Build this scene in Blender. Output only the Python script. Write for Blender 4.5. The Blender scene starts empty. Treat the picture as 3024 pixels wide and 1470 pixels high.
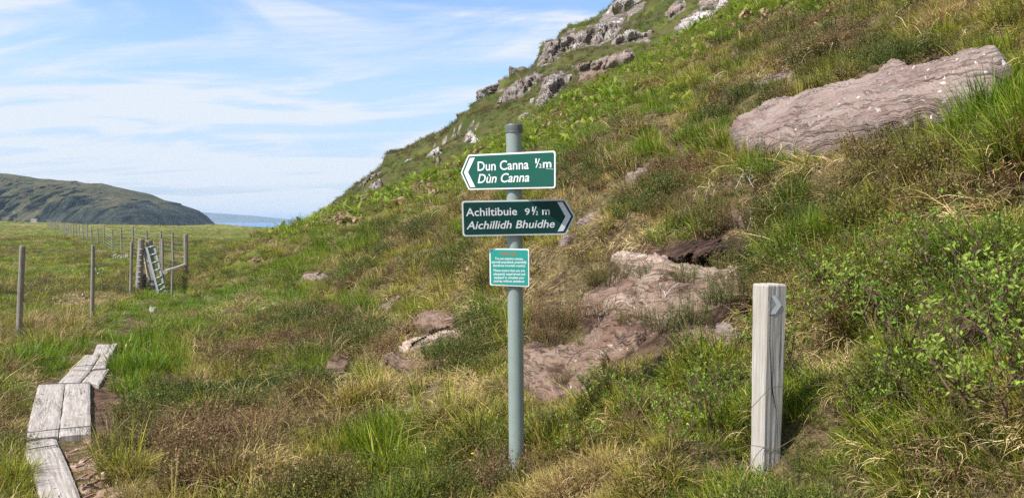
import bpy, math, random
import numpy as np
from mathutils import Vector, Matrix, Euler

random.seed(7); rng = np.random.default_rng(7)
scene = bpy.context.scene
COL = scene.collection
PI = math.pi

# ---------------------------------------------------------------- camera, sky, sun, exposure
EYE = 1.6; FPX = 2328.0; CX, CY = 1512.0, 735.0
PITCH = math.atan(80.0 / FPX)
cam_data = bpy.data.cameras.new('camera'); cam = bpy.data.objects.new('camera', cam_data); COL.objects.link(cam)
cam_data.sensor_width = 36.0; cam_data.lens = 36.0 * FPX / 3024.0
cam_data.clip_start = 0.05; cam_data.clip_end = 60000
cam.location = (0, 0, EYE); cam.rotation_euler = (PI / 2 - PITCH, 0, 0)
scene.camera = cam

SUN_AZ = math.radians(60)      # to the left of straight behind the camera
SUN_EL = math.radians(52)
sdir = Vector((-math.sin(SUN_AZ) * math.cos(SUN_EL), -math.cos(SUN_AZ) * math.cos(SUN_EL), math.sin(SUN_EL)))
sun_data = bpy.data.lights.new('sun', 'SUN'); sun = bpy.data.objects.new('sun', sun_data); COL.objects.link(sun)
sun_data.energy = 4.6; sun_data.angle = math.radians(0.53); sun_data.color = (1.0, 0.955, 0.88)
sun.rotation_euler = sdir.to_track_quat('Z', 'Y').to_euler()
sun.location = (-30, -30, 60)

scene.view_settings.view_transform = 'Standard'; scene.view_settings.look = 'None'
scene.view_settings.gamma = 1; scene.view_settings.use_curve_mapping = False
scene.view_settings.exposure = 0.62
scene.cycles.use_denoising = False
scene.cycles.max_bounces = 6; scene.cycles.diffuse_bounces = 3; scene.cycles.transmission_bounces = 4
scene.cycles.glossy_bounces = 2; scene.cycles.transparent_max_bounces = 4

world = bpy.data.worlds.new('World'); scene.world = world; world.use_nodes = True
wn, wl = world.node_tree.nodes, world.node_tree.links
wn.clear()
def W(t, **k):
    n = wn.new(t)
    for a, b in k.items():
        if a.startswith('i_'): n.inputs[a[2:].replace('_', ' ')].default_value = b
        else: setattr(n, a, b)
    return n
def wmath(op, a, b=None, c=None, clamp=False):
    n = wn.new('ShaderNodeMath'); n.operation = op; n.use_clamp = clamp
    for i, v in enumerate((a, b, c)):
        if v is None: continue
        if isinstance(v, (int, float)): n.inputs[i].default_value = v
        else: wl.new(v, n.inputs[i])
    return n.outputs[0]
sky = W('ShaderNodeTexSky', sky_type='NISHITA', sun_disc=False, sun_elevation=SUN_EL, sun_rotation=PI + SUN_AZ,
        air_density=1.0, dust_density=1.2, ozone_density=2.0, altitude=10)
tc = W('ShaderNodeTexCoord'); sep = W('ShaderNodeSeparateXYZ'); wl.new(tc.outputs['Generated'], sep.inputs[0])
dz = wmath('MAXIMUM', sep.outputs[2], 0.0)
den = wmath('ADD', dz, 0.13)
cx = wmath('DIVIDE', sep.outputs[0], den); cy = wmath('DIVIDE', sep.outputs[1], den)
comb = W('ShaderNodeCombineXYZ'); wl.new(cx, comb.inputs[0]); wl.new(cy, comb.inputs[1])
def cirrus(rot, sx, sy, scale, detail, dist, lo, hi, off=0.0, rough=0.55):
    m = W('ShaderNodeMapping'); wl.new(comb.outputs[0], m.inputs[0])
    m.inputs['Rotation'].default_value = (0, 0, rot); m.inputs['Scale'].default_value = (sx, sy, 1); m.inputs['Location'].default_value = (off, off * 1.7, 0)
    t = W('ShaderNodeTexNoise'); wl.new(m.outputs[0], t.inputs['Vector'])
    t.inputs['Scale'].default_value = scale; t.inputs['Detail'].default_value = detail; t.inputs['Roughness'].default_value = rough; t.inputs['Distortion'].default_value = dist
    r = W('ShaderNodeMapRange'); wl.new(t.outputs['Fac'], r.inputs[0])
    r.interpolation_type = 'SMOOTHSTEP'
    r.inputs[1].default_value = lo; r.inputs[2].default_value = hi
    return r.outputs[0]
c1 = cirrus(0.16, 0.62, 1.25, 1.2, 7, 1.6, 0.39, 0.62, 3.3, 0.55)
c2 = cirrus(-0.10, 0.6, 2.6, 1.3, 8, 1.0, 0.45, 0.72, 8.1, 0.6)
c3 = cirrus(0.3, 0.8, 1.4, 0.6, 3, 0.3, 0.36, 0.60, 4.2)
fine = cirrus(0.05, 1.0, 6.0, 2.6, 9, 1.0, 0.3, 0.8, 5.5, 0.7)
cov = wmath('MULTIPLY', c1, 0.98); cov = wmath('MULTIPLY_ADD', c2, 0.40, cov)
cov = wmath('MULTIPLY', cov, wmath('MULTIPLY_ADD', c3, 0.45, 0.6))
cov = wmath('MULTIPLY', cov, wmath('MULTIPLY_ADD', fine, 0.5, 0.65))
veil = W('ShaderNodeMapRange'); wl.new(sep.outputs[2], veil.inputs[0]); veil.interpolation_type = 'SMOOTHSTEP'
veil.inputs[1].default_value = 0.0; veil.inputs[2].default_value = 0.30; veil.inputs[3].default_value = 0.72; veil.inputs[4].default_value = 0.08
cov = wmath('ADD', cov, wmath('MULTIPLY', veil.outputs[0], wmath('MULTIPLY_ADD', c3, 0.35, 0.75)), clamp=True)
cov = wmath('MINIMUM', cov, 0.93)
mixc = W('ShaderNodeMix', data_type='RGBA'); wl.new(cov, mixc.inputs[0])
skyb = W('ShaderNodeMix', data_type='RGBA', blend_type='MULTIPLY'); skyb.inputs[0].default_value = 1
wl.new(sky.outputs[0], skyb.inputs[6]); skyb.inputs[7].default_value = (1.08, 1.30, 1.50, 1)
hzr = W('ShaderNodeMapRange'); wl.new(sep.outputs[2], hzr.inputs[0]); hzr.interpolation_type = 'SMOOTHSTEP'
hzr.inputs[1].default_value = 0.0; hzr.inputs[2].default_value = 0.20
hcol = W('ShaderNodeMix', data_type='RGBA'); wl.new(hzr.outputs[0], hcol.inputs[0]); hcol.inputs[6].default_value = (0.50, 0.64, 0.92, 1); hcol.inputs[7].default_value = (1, 1, 1, 1)
sk2 = W('ShaderNodeMix', data_type='RGBA', blend_type='MULTIPLY'); sk2.inputs[0].default_value = 1; wl.new(skyb.outputs[2], sk2.inputs[6]); wl.new(hcol.outputs[2], sk2.inputs[7])
wl.new(sk2.outputs[2], mixc.inputs[6]); mixc.inputs[7].default_value = (5.5, 5.85, 6.3, 1)
bg = W('ShaderNodeBackground'); wl.new(mixc.outputs[2], bg.inputs[0]); bg.inputs[1].default_value = 0.10
wo = W('ShaderNodeOutputWorld'); wl.new(bg.outputs[0], wo.inputs[0])

# ---------------------------------------------------------------- numpy noise
_perm = np.random.default_rng(11).permutation(256); _perm = np.concatenate([_perm, _perm, _perm])
_grad = np.random.default_rng(12).normal(size=(256, 3)); _grad /= np.linalg.norm(_grad, axis=1)[:, None]
def pn(x, y, z=0.0):
    x, y, z = np.broadcast_arrays(np.asarray(x, float), np.asarray(y, float), np.asarray(z, float))
    xi = np.floor(x).astype(int); yi = np.floor(y).astype(int); zi = np.floor(z).astype(int)
    xf = x - xi; yf = y - yi; zf = z - zi
    u = xf**3 * (xf * (xf * 6 - 15) + 10); v = yf**3 * (yf * (yf * 6 - 15) + 10); w = zf**3 * (zf * (zf * 6 - 15) + 10)
    def g(i, j, k):
        h = _perm[_perm[_perm[(xi + i) & 255] + ((yi + j) & 255)] + ((zi + k) & 255)] & 255
        G = _grad[h]
        return G[..., 0] * (xf - i) + G[..., 1] * (yf - j) + G[..., 2] * (zf - k)
    a = g(0,0,0); b = g(1,0,0); c = g(0,1,0); d = g(1,1,0); e = g(0,0,1); f = g(1,0,1); p = g(0,1,1); q = g(1,1,1)
    l = lambda A, B, t: A + t * (B - A)
    return 1.6 * l(l(l(a,b,u), l(c,d,u), v), l(l(e,f,u), l(p,q,u), v), w)
def fbm(x, y, z=0.0, o=4, gain=0.5):
    s = 0; a = 1; f = 1
    for i in range(o):
        s = s + a * pn(np.asarray(x) * f + 17.3 * i, np.asarray(y) * f + 5.1 * i, np.asarray(z) * f + 9.7 * i); a *= gain; f *= 2.03
    return s
def sstep(a, b, x):
    t = np.clip((np.asarray(x, float) - a) / (b - a), 0, 1); return t * t * (3 - 2 * t)

# ---------------------------------------------------------------- camera rays (used to stand things where the photograph shows them)
CP, SP = math.cos(PITCH), math.sin(PITCH)
def rays(px, py):
    a = (np.asarray(px, float) - CX) / FPX; b = (CY - np.asarray(py, float)) / FPX
    return np.stack([a, CP + b * SP, -SP + b * CP], -1)
def project(P):
    P = np.asarray(P, float); x, y, z = P[..., 0], P[..., 1], P[..., 2] - EYE
    d = y * CP - z * SP; h = y * SP + z * CP
    d = np.where(d < 0.05, 0.05, d)
    return CX + FPX * x / d, CY - FPX * h / d

# ---------------------------------------------------------------- the land
A_PX = [440, 540, 620, 700, 760, 868, 945, 1040, 1180, 1375, 1571, 1739, 1935, 2075, 2200, 2400, 3024, 3600]
A_PY = [804, 804, 772, 727, 704, 676, 644, 612, 556, 472, 368, 272, 190, 104, 32, -70, -400, -700]
B_PX = [500, 840, 930, 1000, 1040, 1112, 1258, 1358, 1426, 1476, 1515, 1571, 1599, 1672, 1783, 1850, 1950, 2200, 3024, 3600]
B_PY = [668, 668, 640, 604, 585, 510, 437, 362, 312, 284, 246, 212, 168, 110, 60, 6, -60, -190, -560, -800]
def x2px(X): return CX + FPX * X * 1.0
def horizon_v(py): return (655.0 - py) / FPX
BARE = [False]   # True while the big smooth slab and bedrock are shaped: only the broad form of the land
def height(x, y):
    x = np.asarray(x, float); y = np.asarray(y, float)
    yy = np.maximum(y, 1.0)
    u = x + 0.32 * np.clip(y, -20, 70)
    w = 0.6
    q = np.clip((u - 1.05) / w, -40, 200)
    hill = 0.63 * w * np.where(q > 30, q, np.log1p(np.exp(np.minimum(q, 30))))
    hill = np.where(hill > 22, 22 + (hill - 22) * 0.3, hill)
    X = x / yy
    px = x2px(X)
    front = sstep(2.0, 6.0, y)
    # near crest at about 25 m
    za = EYE + 25.0 * horizon_v(np.interp(px, A_PX, A_PY)); xa = X * 25.0
    qa = np.clip((xa + 8.0 - 1.05) / w, -40, 200)
    ha = 0.63 * w * np.where(qa > 30, qa, np.log1p(np.exp(np.minimum(qa, 30))))
    da = np.clip(za - ha, -1.5, 1.8) * sstep(530, 640, px)
    wa = np.exp(-((y - 25.0) / 6.5) ** 2)
    near = hill + da * wa * front
    near = near - 2.2 * sstep(-0.28, -0.1, X) * np.exp(-((y - 36) / 5.0) ** 2)
    # far crag ridge at about 60 m
    zb = EYE + 60.0 * horizon_v(np.interp(px, B_PX, B_PY))
    rise = 1 - 0.50 * np.clip((60 - y) / 26.0, 0, 1.4) * 0.8
    wb = sstep(33, 52, y)
    far = np.where(y < 60, zb * rise + (y - 60) * 0.02, zb - (y - 60) * 0.42 * (zb > 1.0))
    far = np.maximum(far, 0)
    side = sstep(-0.31, -0.235, X)
    z = near * (1 - wb * side) + far * wb * side
    z = z * np.where(y > 60, np.maximum(side, 1 - sstep(62, 100, y)), 1)
    flat = 1 - sstep(0.05, 1.2, z)
    # outer field lies level, then rises slowly to the left, then drops to the shore
    field = 3.4 * np.clip(yy / 250, 0, 1) ** 3 * np.clip((650 - px) / 650, -0.1, 1.3) * (px < 1000)
    dune = 0.9 * np.exp(-((y - 205) / 16.0) ** 2) * np.exp(-((px - 640) / 90.0) ** 2)
    z = z + (field + dune) * sstep(40, 100, y)
    r = np.sqrt(x * x + y * y)
    # unevenness
    amp = sstep(0.0, 0.8, z)
    bw = np.exp(-((x - (-3.0 - (y - 5) * 0.35)) / 1.1) ** 2) * (y < 16)
    n = 0.14 * fbm(x * 0.45, y * 0.45, 1.0, 3) * (0.25 + 0.75 * amp) + 0.045 * fbm(x * 1.7, y * 1.7, 4.0, 3)
    n = n + 0.35 * fbm(x * 0.05, y * 0.05, 7.0, 3) * sstep(18, 60, r)
    n = n + 0.5 * fbm(x * 0.22, y * 0.22, z * 0.3, 4) * sstep(38, 50, y) * side
    if BARE[0]: return z + 0.14 * fbm(x * 0.45, y * 0.45, 1.0, 1) * (0.25 + 0.75 * amp)
    lumps = 0.12 * fbm(x * 2.3, y * 2.3, 11.0, 2) * np.maximum(sstep(-1.2, 0.3, u), .8 * sstep(-2.6, -1.5, u) * (y < 18)) * (1 - sstep(12, 30, r))
    z = z + (n + lumps * (1 - .6 * (np.abs(x - .75) < 1.1) * (np.abs(y - 5.4) < 1.5))) * (1 - 0.85 * bw)
    tq = z * 1.5 + 0.9 * fbm(x * 0.45, y * 0.45, 21.0, 3); fq = tq - np.floor(tq)
    calm = 1 - np.maximum(np.exp(-(((x - 0.75) / 1.35) ** 2 + ((y - 5.4) / 1.7) ** 2) ** 2), np.exp(-(((x - 3.1) / 1.9) ** 2 + ((y - 6.8) / 1.6) ** 2) ** 2))
    z = z + 0.20 * calm * (sstep(0.35, 0.6, fq) - fq) * sstep(0.3, 1.0, z) * (1 - sstep(24, 34, r)) * sstep(2.2, 4.0, r)
    tt, fr, rm = terrace(x, y, z, side)
    z = z + 1.1 * (sstep(0.30, 0.55, fr) - fr) * rm
    z = z + 0.45 * np.exp(-((x + 3.0) / 2.0) ** 2 - ((y - 6.6) / 3.5) ** 2) * 0
    edge = sstep(232, 262, r + 8 * fbm(x * 0.03, y * 0.03, 2.0, 2))
    z = z * (1 - edge) + (-11.0) * edge
    return z
def terrace(x, y, z, side=1.0):
    t = z * 0.42 - 0.07 * x + 0.02 * y + 0.7 * fbm(x * 0.12, y * 0.12, 3.3, 3); fr = t - np.floor(t)
    return t, fr, sstep(38, 46, y) * side * sstep(2.0, 4.5, z)
def ground_hit(px, py, tmax=270.0, steps=115):
    px = np.atleast_1d(np.asarray(px, float)); py = np.atleast_1d(np.asarray(py, float))
    D = rays(px, py); ts = np.geomspace(1.2, tmax, steps)
    if len(px) <= 400:
        P = D[:, None, :] * ts[None, :, None]; bl = (P[..., 2] + EYE) < height(P[..., 0], P[..., 1]); bl[:, 0] = False
        ok = bl.any(1); k = np.argmax(bl, 1); hi = ts[k]; lo = ts[np.maximum(k - 1, 0)]
        for _ in range(11):
            m = (lo + hi) / 2; P = D * m[:, None]; q = (P[:, 2] + EYE) < height(P[:, 0], P[:, 1]); hi = np.where(q, m, hi); lo = np.where(q, lo, m)
        P = D * hi[:, None]; P[:, 2] += EYE; P[~ok] = np.nan
        return P
    t0 = np.full(px.shape, np.nan); prev = ts[0]; alive = np.ones(px.shape, bool)
    lo = np.zeros(px.shape); hi = np.zeros(px.shape)
    for t in ts[1:]:
        idx = np.where(alive)[0]
        if len(idx) == 0: break
        P = D[idx] * t
        below = (P[:, 2] + EYE) < height(P[:, 0], P[:, 1])
        h = idx[below]; lo[h] = prev; hi[h] = t; alive[h] = False
        prev = t
    ok = ~alive
    for _ in range(12):
        m = (lo + hi) / 2; P = D * m[:, None]
        b = (P[:, 2] + EYE) < height(P[:, 0], P[:, 1])
        hi = np.where(b, m, hi); lo = np.where(b, lo, m)
    P = D * hi[:, None]; P[:, 2] += EYE
    P[~ok] = np.nan
    return P
def hit1(px, py):
    return ground_hit([px], [py])[0]
def nrm(x, y, e=0.15):
    hx = (height(x + e, y) - height(x - e, y)) / (2 * e); hy = (height(x, y + e) - height(x, y - e)) / (2 * e)
    n = np.stack([-hx, -hy, np.ones_like(hx)], -1); return n / np.linalg.norm(n, axis=-1, keepdims=True)
def in_poly(px, py, poly):
    px = np.asarray(px); py = np.asarray(py); c = np.zeros(px.shape, bool); n = len(poly)
    for i in range(n):
        x1, y1 = poly[i]; x2, y2 = poly[(i + 1) % n]
        if y1 == y2: continue
        c ^= ((y1 > py) != (y2 > py)) & (px < (x2 - x1) * (py - y1) / (y2 - y1) + x1)
    return c
def poly_dist(px, py, poly):
    d = np.full(np.shape(px), 1e9)
    for i in range(len(poly)):
        x1, y1 = poly[i]; x2, y2 = poly[(i + 1) % len(poly)]
        L = (x2 - x1) ** 2 + (y2 - y1) ** 2 + 1e-9
        t = np.clip(((px - x1) * (x2 - x1) + (py - y1) * (y2 - y1)) / L, 0, 1)
        d = np.minimum(d, np.hypot(px - x1 - t * (x2 - x1), py - y1 - t * (y2 - y1)))
    return np.where(in_poly(px, py, poly), d, -d)

# ---------------------------------------------------------------- object helpers
def tag(o, label=None, cat=None, group=None, kind=None):
    if label: o['label'] = label
    if cat: o['category'] = cat
    if group: o['group'] = group
    if kind: o['kind'] = kind
    return o
def mesh_data(name, verts, faces, mat=None, smooth=False, attrs=None):
    me = bpy.data.meshes.new(name)
    v = np.asarray(verts, np.float32).reshape(-1, 3)
    if isinstance(faces, np.ndarray):
        k = faces.shape[1]; nf = len(faces)
        me.vertices.add(len(v)); me.vertices.foreach_set('co', v.ravel())
        me.loops.add(nf * k); me.loops.foreach_set('vertex_index', faces.astype(np.int32).ravel())
        me.polygons.add(nf); me.polygons.foreach_set('loop_start', np.arange(nf, dtype=np.int32) * k)
        me.update(calc_edges=True); me.validate()
    else:
        me.from_pydata([tuple(map(float, p)) for p in v], [], faces); me.update()
    if smooth: me.polygons.foreach_set('use_smooth', np.ones(len(me.polygons), bool))
    if mat: me.materials.append(mat)
    for k, a in (attrs or {}).items():
        a = np.asarray(a, np.float32)
        at = me.attributes.new(k, 'FLOAT', 'POINT'); at.data.foreach_set('value', a)
    return me
def obj(name, me, parent=None, loc=(0, 0, 0)):
    o = bpy.data.objects.new(name, me); COL.objects.link(o)
    if parent: o.parent = parent
    o.location = loc
    return o
def empty(name, loc):
    o = bpy.data.objects.new(name, None); COL.objects.link(o); o.location = loc; o.empty_display_size = 0.2; return o
class MB:
    def __init__(s): s.v = []; s.f = []
    def add(s, v, f):
        k = len(s.v); s.v += [tuple(map(float, p)) for p in v]; s.f += [tuple(i + k for i in q) for q in f]
    def tube(s, pts, radii, n=6, caps=True, rough=0.0):
        pts = [Vector(p) for p in pts]; k0 = len(s.v)
        if not hasattr(radii, '__len__'): radii = [radii] * len(pts)
        up = Vector((0.13, 0.2, 1)).normalized()
        for i, p in enumerate(pts):
            t = (pts[min(i + 1, len(pts) - 1)] - pts[max(i - 1, 0)]).normalized()
            a = t.cross(up)
            if a.length < 0.2: a = t.cross(Vector((1, 0.1, 0)))
            a.normalize(); b = t.cross(a)
            for j in range(n):
                th = 2 * PI * j / n; rr = radii[i] * (1 + rough * random.uniform(-1, 1))
                s.v.append(tuple(p + a * math.cos(th) * rr + b * math.sin(th) * rr))
        for i in range(len(pts) - 1):
            for j in range(n):
                A = k0 + i * n + j; B = k0 + i * n + (j + 1) % n
                s.f.append((A, B, B + n, A + n))
        if caps:
            s.f.append(tuple(k0 + j for j in range(n))); s.f.append(tuple(k0 + (len(pts) - 1) * n + (n - 1 - j) for j in range(n)))
    def box(s, c, sx, sy, sz, R=None):
        vs = []
        for z in (-1, 1):
            for (x, y) in ((-1, -1), (1, -1), (1, 1), (-1, 1)):
                p = Vector((x * sx / 2, y * sy / 2, z * sz / 2))
                if R is not None: p = R @ p
                vs.append(p + Vector(c))
        s.add(vs, [(3, 2, 1, 0), (4, 5, 6, 7), (0, 1, 5, 4), (1, 2, 6, 5), (2, 3, 7, 6), (3, 0, 4, 7)])
    def build(s, name, mat, parent=None, origin=(0, 0, 0), smooth=False):
        v = np.array(s.v) - np.array(origin)
        o = obj(name, mesh_data(name, v, s.f, mat, smooth), parent)
        if parent is None: o.location = origin
        return o

# ---------------------------------------------------------------- materials
class NT:
    def __init__(s, name):
        s.m = bpy.data.materials.new(name); s.m.use_nodes = True; s.t = s.m.node_tree; s.n = s.t.nodes; s.l = s.t.links
        s.n.clear(); s.out = s.n.new('ShaderNodeOutputMaterial')
    def put(s, sock, v):
        if isinstance(v, bpy.types.NodeSocket): s.l.new(v, sock)
        elif isinstance(v, tuple) and len(v) == 3 and sock.type == 'RGBA': sock.default_value = (*v, 1)
        else: sock.default_value = v
    def math(s, op, a, b=0.0, c=0.0, clamp=False):
        n = s.n.new('ShaderNodeMath'); n.operation = op; n.use_clamp = clamp
        for i, v in enumerate((a, b, c)): s.put(n.inputs[i], v)
        return n.outputs[0]
    def mix(s, f, a, b, blend='MIX'):
        n = s.n.new('ShaderNodeMix'); n.data_type = 'RGBA'; n.blend_type = blend
        s.put(n.inputs[0], f); s.put(n.inputs[6], a); s.put(n.inputs[7], b); return n.outputs[2]
    def rng(s, v, a, b, c=0.0, d=1.0):
        n = s.n.new('ShaderNodeMapRange'); n.interpolation_type = 'SMOOTHSTEP'
        s.put(n.inputs[0], v)
        for i, q in enumerate((a, b, c, d)): n.inputs[i + 1].default_value = q
        return n.outputs[0]
    def pos(s, scale=(1, 1, 1), rot=(0, 0, 0), obj=False):
        if obj: g = s.n.new('ShaderNodeTexCoord').outputs['Object']
        else: g = s.n.new('ShaderNodeNewGeometry').outputs['Position']
        m = s.n.new('ShaderNodeMapping'); s.l.new(g, m.inputs[0]); m.inputs['Scale'].default_value = scale; m.inputs['Rotation'].default_value = rot
        return m.outputs[0]
    def noise(s, vec, scale, detail=4, rough=0.55, dist=0.0):
        n = s.n.new('ShaderNodeTexNoise'); s.l.new(vec, n.inputs['Vector'])
        n.inputs['Scale'].default_value = scale; n.inputs['Detail'].default_value = detail; n.inputs['Roughness'].default_value = rough; n.inputs['Distortion'].default_value = dist
        return n.outputs['Fac']
    def attr(s, name, kind='GEOMETRY'):
        n = s.n.new('ShaderNodeAttribute'); n.attribute_name = name; n.attribute_type = kind; return n.outputs['Fac']
    def bump(s, h, strength=0.5, dist=0.01):
        n = s.n.new('ShaderNodeBump'); s.l.new(h, n.inputs['Height']); n.inputs['Strength'].default_value = strength; n.inputs['Distance'].default_value = dist; return n.outputs[0]
    def bsdf(s, col, rough=0.7, spec=0.3, normal=None, metallic=0.0):
        n = s.n.new('ShaderNodeBsdfPrincipled'); s.put(n.inputs['Base Color'], col); s.put(n.inputs['Roughness'], rough)
        n.inputs['Specular IOR Level'].default_value = spec; n.inputs['Metallic'].default_value = metallic
        if normal: s.l.new(normal, n.inputs['Normal'])
        return n.outputs[0]
    def leaf(s, col, trans=0.35, rough=0.5):
        p = s.bsdf(col, rough, 0.25)
        t = s.n.new('ShaderNodeBsdfTranslucent'); s.put(t.inputs[0], col)
        m = s.n.new('ShaderNodeMixShader'); m.inputs[0].default_value = trans; s.l.new(p, m.inputs[1]); s.l.new(t.outputs[0], m.inputs[2]); return m.outputs[0]
    def done(s, sh): s.l.new(sh, s.out.inputs[0]); return s.m
M = {}
def plant_mat(name, stops, root, trans=0.35, rootpos=(0.0, 0.45), var=0.35):
    """colour follows the instance's tone (0..1) through stops; the root end of each blade is old thatch"""
    n = NT(name)
    tone = n.attr('tone', 'INSTANCER')
    rnd = n.n.new('ShaderNodeObjectInfo').outputs['Random']
    cr = n.n.new('ShaderNodeValToRGB'); el = cr.color_ramp.elements
    while len(el) < len(stops): el.new(0.5)
    for e, (p, c) in zip(el, stops): e.position = p; e.color = (*c, 1)
    jit = n.math('ADD', tone, n.math('MULTIPLY', n.math('SUBTRACT', n.attr('br'), 0.5), 0.45), clamp=True)
    n.l.new(jit, cr.inputs[0])
    col = n.mix(n.rng(n.attr('t'), rootpos[0], rootpos[1]), root, cr.outputs[0])
    v = n.math('MULTIPLY_ADD', rnd, var, 1 - var / 2)
    v = n.math('MULTIPLY', v, n.math('MULTIPLY_ADD', n.attr('br'), 0.5, 0.75))
    hs = n.n.new('ShaderNodeHueSaturation'); n.l.new(col, hs.inputs['Color']); n.l.new(v, hs.inputs['Value'])
    return n.done(n.leaf(hs.outputs[0], trans))
M['grass'] = plant_mat('grass_blades', [(0, (0.108, 0.205, 0.010)), (0.3, (0.185, 0.27, 0.014)), (0.55, (0.30, 0.29, 0.028)), (0.8, (0.40, 0.315, 0.075)), (1, (0.54, 0.39, 0.16))], (0.13, 0.095, 0.035))
M['straw'] = plant_mat('dry_grass', [(0, (0.32, 0.21, 0.08)), (0.4, (0.47, 0.34, 0.145)), (0.75, (0.62, 0.48, 0.22)), (1, (0.74, 0.60, 0.32))], (0.22, 0.15, 0.08), 0.25)
M['rush'] = plant_mat('tussock_grass', [(0, (0.13, 0.18, 0.03)), (0.5, (0.33, 0.24, 0.10)), (1, (0.45, 0.31, 0.16))], (0.26, 0.16, 0.08), 0.25, (0.1, 0.8))
M['heather'] = plant_mat('heather_sprigs', [(0, (0.075, 0.115, 0.016)), (0.4, (0.135, 0.135, 0.025)), (0.7, (0.17, 0.105, 0.04)), (1, (0.25, 0.145, 0.08))], (0.07, 0.045, 0.025), 0.12)
M['fern'] = plant_mat('bracken_fronds', [(0, (0.13, 0.22, 0.02)), (0.5, (0.22, 0.30, 0.03)), (1, (0.34, 0.37, 0.05))], (0.16, 0.16, 0.03), 0.4, (0.0, 0.2))
M['brownfern'] = plant_mat('dead_bracken', [(0, (0.22, 0.12, 0.07)), (1, (0.42, 0.27, 0.18))], (0.15, 0.09, 0.05), 0.2)
M['myrtle'] = plant_mat('myrtle_leaves', [(0, (0.12, 0.20, 0.025)), (0.5, (0.20, 0.30, 0.035)), (1, (0.30, 0.38, 0.06))], (0.13, 0.20, 0.03), 0.38, (0.0, 0.3))
n = NT('twig_bark'); M['bark'] = n.done(n.bsdf(n.mix(n.noise(n.pos(obj=True), 40), (0.06, 0.035, 0.022), (0.17, 0.10, 0.07)), 0.8))
n = NT('bleached_twig'); M['bleached'] = n.done(n.bsdf(n.mix(n.noise(n.pos(), 60), (0.30, 0.28, 0.25), (0.55, 0.52, 0.48)), 0.8))
n = NT('white_flower'); M['cotton'] = n.done(n.leaf((0.75, 0.75, 0.70), 0.3))
n = NT('yellow_flower'); M['yellow'] = n.done(n.leaf((0.75, 0.60, 0.02), 0.3))
n = NT('pink_flower'); M['pink'] = n.done(n.leaf((0.55, 0.22, 0.42), 0.3))

# ground: peat, old thatch, moss; attributes set per vertex from where soil, rock and pasture are
n = NT('moorland'); p = n.pos()
big = n.noise(p, 0.35, 4); mid = n.noise(p, 2.6, 5, 0.6); sml = n.noise(p, 22, 5, 0.65); far_ = n.noise(p, 0.06, 5, 0.6)
near_c = n.mix(n.rng(mid, 0.38, 0.62), (0.060, 0.036, 0.022), (0.13, 0.105, 0.045))
xs_ = n.noise(n.pos((1, 1, 2)), 110, 4, 0.7)
near_c = n.mix(n.rng(n.math('ADD', n.math('MULTIPLY', sml, .5), n.math('MULTIPLY', xs_, .5)), 0.45, 0.6), near_c, (0.30, 0.22, 0.11))
gr = n.mix(n.rng(n.noise(p, 0.55, 6, 0.65), 0.38, 0.64), (0.085, 0.105, 0.022), (0.19, 0.20, 0.045))
gr = n.mix(n.rng(n.noise(n.pos((1, 0.45, 1)), 0.22, 5, 0.65), 0.47, 0.66), gr, (0.17, 0.155, 0.055))
gr = n.mix(n.rng(n.noise(p, 3.5, 5, 0.7), 0.5, 0.72, 0, 0.7), gr, (0.05, 0.055, 0.018))
col = n.mix(n.attr('pasture'), near_c, gr)
col = n.mix(n.attr('pale'), col, n.mix(n.rng(far_, 0.4, 0.6), (0.14, 0.155, 0.04), (0.23, 0.20, 0.075)))
soil = n.mix(n.rng(n.noise(p, 9, 6, 0.65), 0.35, 0.65), (0.055, 0.032, 0.023), (0.21, 0.125, 0.085))
col = n.mix(n.attr('soil'), col, soil)
col = n.mix(n.math('MULTIPLY', n.attr('heath'), n.rng(n.noise(p, .5, 6, .65), .3, .6, .45, .95)), col, n.mix(n.rng(n.noise(p, 1.6, 5, .7), .42, .6), (0.050, 0.070, 0.016), (0.085, 0.065, 0.035)))
rk1 = n.noise(n.pos((.5, .5, 3.5)), 1.2, 6, .7)
rkc = n.mix(n.rng(rk1, 0.36, 0.6), (0.07, 0.058, 0.05), (0.26, 0.215, 0.19)); rkc = n.mix(n.rng(n.noise(p, 3, 4), .6, .66, 0, .7), rkc, (.6, .58, .54))
col = n.mix(n.rng(n.math('ADD', n.attr('rocky'), n.math('MULTIPLY', n.math('SUBTRACT', mid, .5), .8)), .35, .6), col, rkc)
h_ = n.math('ADD', n.math('ADD', sml, n.math('MULTIPLY', xs_, .6)), n.math('MULTIPLY', mid, 2.0))
M['ground'] = n.done(n.bsdf(col, 0.95, 0.1, n.bump(h_, 0.9, 0.05)))

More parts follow.
